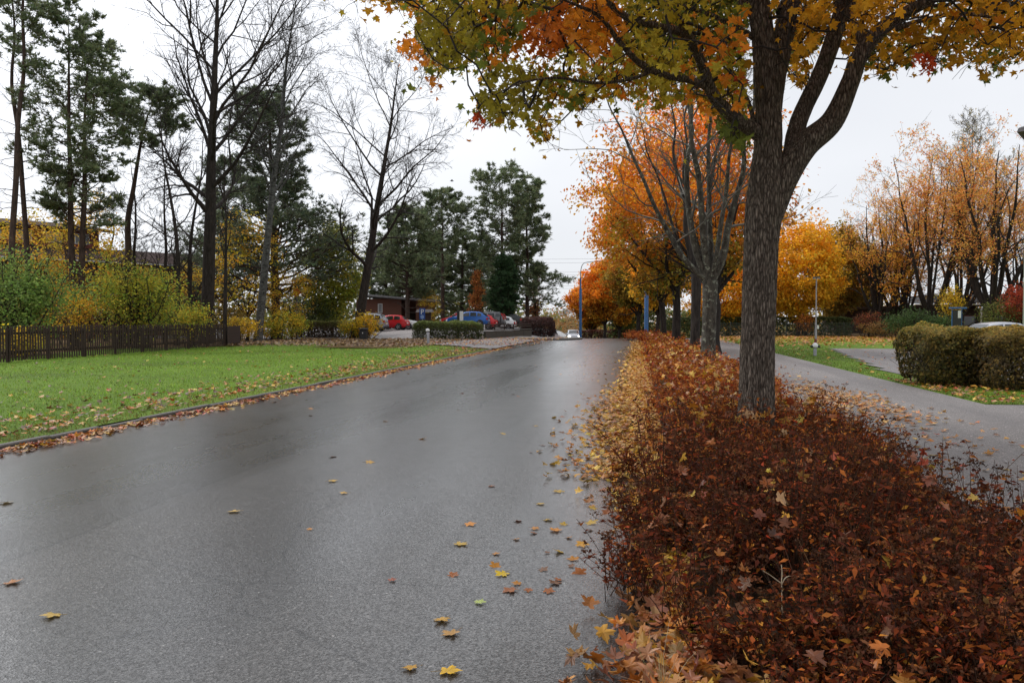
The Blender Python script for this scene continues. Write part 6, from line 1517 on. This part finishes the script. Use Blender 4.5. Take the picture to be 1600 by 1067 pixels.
# litter bin
x, y, z = G(568, 54.5); r = thing('litter_bin', 'black litter bin on a post beside the yellow shrub', 'bin', (x, y, z + .12))
g = Geo(); cbox(g, -.25, .25, -.2, .2, .18, .82, .04); g.build('body', M['black_plastic'], r)
g = Geo(); cbox(g, -.28, .28, -.23, .23, .825, .92, .03); g.build('lid', M['black_plastic'], r)
g = Geo(); cbox(g, -.04, .04, -.04, .04, -.3, .18, .01); g.build('post', M['grey_metal'], r)
g = Geo(); lathe(g, [(0, 0), (.04, 0), (.04, -.004)], 10, (0, -.203, .6), axis='y'); g.build('sticker', M['white_paint'], r)
# parking sign
x, y, z = G(660, 63.5); r = thing('parking_sign', 'blue parking sign with white P standing behind the hedge', 'sign', (x, y, z))
g = Geo(); lathe(g, [(.035, -.2), (.035, 2.5)], 8); g.build('post', M['grey_metal'], r)
g = Geo(); cbox(g, -.24, .24, -.05, -.03, 1.62, 2.5, .01); pan = g.build('panel', M['sign_blue'], r)
fc = bpy.data.curves.new('letter_p', 'FONT'); fc.body = 'P'; fc.size = .55; fc.align_x = 'CENTER'; fc.extrude = .003; fc.materials.append(M['white_paint'])
o = link('letter_p', fc); bpy.context.view_layer.update(); pme2 = bpy.data.meshes.new_from_object(o.evaluated_get(bpy.context.evaluated_depsgraph_get())); bpy.data.objects.remove(o)
o = link('letter_p', pme2, pan, (0, -.056, 2.04), (math.pi / 2, 0, 0))
g = Geo(); lathe(g, [(0, -.056), (.15, -.056), (.15, -.052)], 20, (0, 0, 1.82), axis='y'); g.build('disc', plain('sign_pale_blue', (.2, .3, .55), .4), pan)
# notice board behind it
x, y, z = G(664, 70); r = thing('notice_board', 'small roofed grey notice board behind the parking sign', 'notice board', (x, y, z))
for sx in (-.5, .5):
    g = Geo(); cbox(g, sx - .05, sx + .05, -.05, .05, -.1, 2.1, .01); g.build('post', M['dark_wood'], r)
g = Geo(); cbox(g, -.44, .44, -.03, .03, .9, 2.0, .01); g.build('board', M['dark_wood'], r)
g = Geo(); g.add([[-.75, -.35, 2.05], [.75, -.35, 2.05], [.75, .35, 2.05], [-.75, .35, 2.05], [-.68, -.1, 2.3], [.68, -.1, 2.3], [.68, .1, 2.3], [-.68, .1, 2.3]], BOXF); g.build('roof', M['roof'], r)
# dark post with white board in the hedge
x, y, z = G(718, 64); r = thing('sign_board', 'black post with white board standing up from the clipped hedge', 'sign', (x, y, z))
g = Geo(); cbox(g, -.2, 0, -.06, .06, -.2, 2.3, .015); g.build('post', M['black_plastic'], r)
g = Geo(); cbox(g, .01, .3, -.05, .05, 1.5, 2.25, .015); g.build('board', M['white_paint'], r)
# globe lamp and red sign in the trees on the left
x, y, z = G(463, 66); r = thing('globe_lamp', 'white globe lamp on a dark post below the massive conifer', 'lamp', (x, y, z))
g = Geo(); lathe(g, [(.05, 0), (.05, 4.6)], 10); g.build('pole', M['dark_metal'], r)
g = Geo(); a = np.linspace(-1.4, 1.57, 9); lathe(g, np.stack([.24 * np.cos(a), 4.83 + .24 * np.sin(a)], 1), 16); g.build('globe', M['lamp_glass'], r, True)
x, y, z = G(464, 62); r = thing('round_sign', 'red round sign with pale bar above the yellow bushes', 'sign', (x, y, z))
g = Geo(); lathe(g, [(.03, 0), (.03, 4.0)], 8); g.build('post', M['grey_metal'], r)
g = Geo(); lathe(g, [(0, -.06), (.32, -.06), (.32, -.035), (0, -.035)], 24, (0, 0, 3.75), axis='y'); f = g.build('disc', M['sign_red'], r)
g = Geo(); box(g, -.22, .22, -.072, -.062, 3.69, 3.81); g.build('bar', M['sign_yellow'], f)
# yield sign behind the lichen trunk
x, y, z = G(1116, 62); r = thing('warning_sign', 'red and yellow triangular sign behind the lichen trunk', 'sign', (x, y, z))
g = Geo(); lathe(g, [(.035, 0), (.035, 2.0)], 8); g.build('post', M['grey_metal'], r)
tri = lambda s, y_: np.array([[-.45 * s, y_, 2.65 + .26 * (s - 1) * .9], [.45 * s, y_, 2.65 + .26 * (s - 1) * .9], [0, y_, 1.85 + .26 * (1 - s) * 2]])
g = Geo(); V = np.concatenate([tri(1, -.06), tri(1, -.04)]); g.add(V, [[0, 1, 2], [5, 4, 3]]); g.add(V, [[0, 3, 4, 1], [1, 4, 5, 2], [2, 5, 3, 0]]); f = g.build('panel', M['sign_red'], r)
g = Geo(); V = np.concatenate([tri(.62, -.068), tri(.62, -.062)]); g.add(V, [[0, 1, 2], [5, 4, 3]]); g.build('centre', M['sign_yellow'], f)
# blue framed sign right
x, y, z = G(1496, 60); r = thing('map_sign', 'dark blue framed sign on poles behind the brown hedge', 'sign', (x, y, z), .3)
for sx in (-.45, .35):
    g = Geo(); lathe(g, [(.03, -.1), (.03, 2.5)], 8, (sx, 0, 0)); g.build('pole', M['blue_paint'], r)
g = Geo(); cbox(g, -.7, .75, -.06, .06, 2.45, 2.56, .02); g.build('cross_bar', M['blue_paint'], r)
g = Geo(); cbox(g, -.4, .3, -.03, .03, .6, 2.35, .01); pn = g.build('panel', M['dark_metal'], r)
g = Geo(); cbox(g, .0, .26, -.05, -.032, 1.75, 2.3, .005); g.build('notice', M['white_paint'], pn)

# ------------------------------------------------------------------ wire fence on the right
A = np.array(G(1100, 77)[:2]); Bp = np.array(G(1425, 71)[:2]); dr = Bp - A; L = np.linalg.norm(dr); ang = math.atan2(dr[1], dr[0])
root = thing('wire_fence', 'green wire mesh fence along the far side of the leaf covered lawn', 'fence', (A[0], A[1], .05), ang)
M['fence_green'] = plain('fence_green', (.05, .065, .055), .5)
for s in np.arange(0, L + .1, 2.5):
    g = Geo(); lathe(g, [(.035, -.2), (.035, 1.35), (0, 1.37)], 8, (s, 0, 0)); g.build('post', M['fence_green'], root)
g = Geo(); xs = np.arange(0, L, .12); n = len(xs)
tubes(g, np.stack([np.stack([xs, 0 * xs - .03, 0 * xs + .03], 1), np.stack([xs, 0 * xs - .03, 0 * xs + 1.28], 1)], 1), np.full((n, 2), .008), 3)
zs = np.arange(.05, 1.3, .12); tubes(g, np.stack([np.stack([0 * zs, 0 * zs - .045, zs], 1), np.stack([0 * zs + L, 0 * zs - .045, zs], 1)], 1), np.full((len(zs), 2), .008), 3)
tag(g.build('wire_mesh', M['fence_green'], root), kind='stuff')
# ------------------------------------------------------------------ overhead lines beyond the crest
for k, (py, lab) in enumerate(((405, 'topmost'), (411, 'second'), (425.5, 'third'), (430, 'fourth'), (447, 'fifth'), (451, 'lowest'))):
    P = []
    for t in np.linspace(0, 1, 13):
        p = W(880, py, 190); x = -190 + 330 * t; P.append([x, p[1] + (x - p[0]) * .05, p[2] + ((t - .5) ** 2 - .0) * 7])
    g = Geo(); tubes(g, np.array(P), np.full(13, .02), 5); tag(g.build('power_line', M['wire']), f'{lab} of the overhead wires crossing the sky beyond the crest', 'wire', 'overhead wires')
# ------------------------------------------------------------------ a bird far off
p = W(706, 283, 60); r = thing('bird', 'small dark bird gliding right of the leaning bare tree', 'bird', p, .4)
g = Geo(); lathe(g, [(0, -.13), (.025, -.09), (.045, 0), (.03, .08), (.012, .16), (0, .17)], 8, axis='x'); g.build('body', M['dark_metal'], r, True)
for sg in (-1, 1):
    g = Geo(); g.add([[.05, 0, .02], [-.06, 0, .02], [-.08, sg * .2, .07], [.04, sg * .18, .075], [-.1, sg * .38, .03]], [[0, 1, 2], [0, 2, 3], [3, 2, 4], [2, 1, 0], [3, 2, 0], [4, 2, 3]]); g.build('wing', M['dark_metal'], r)
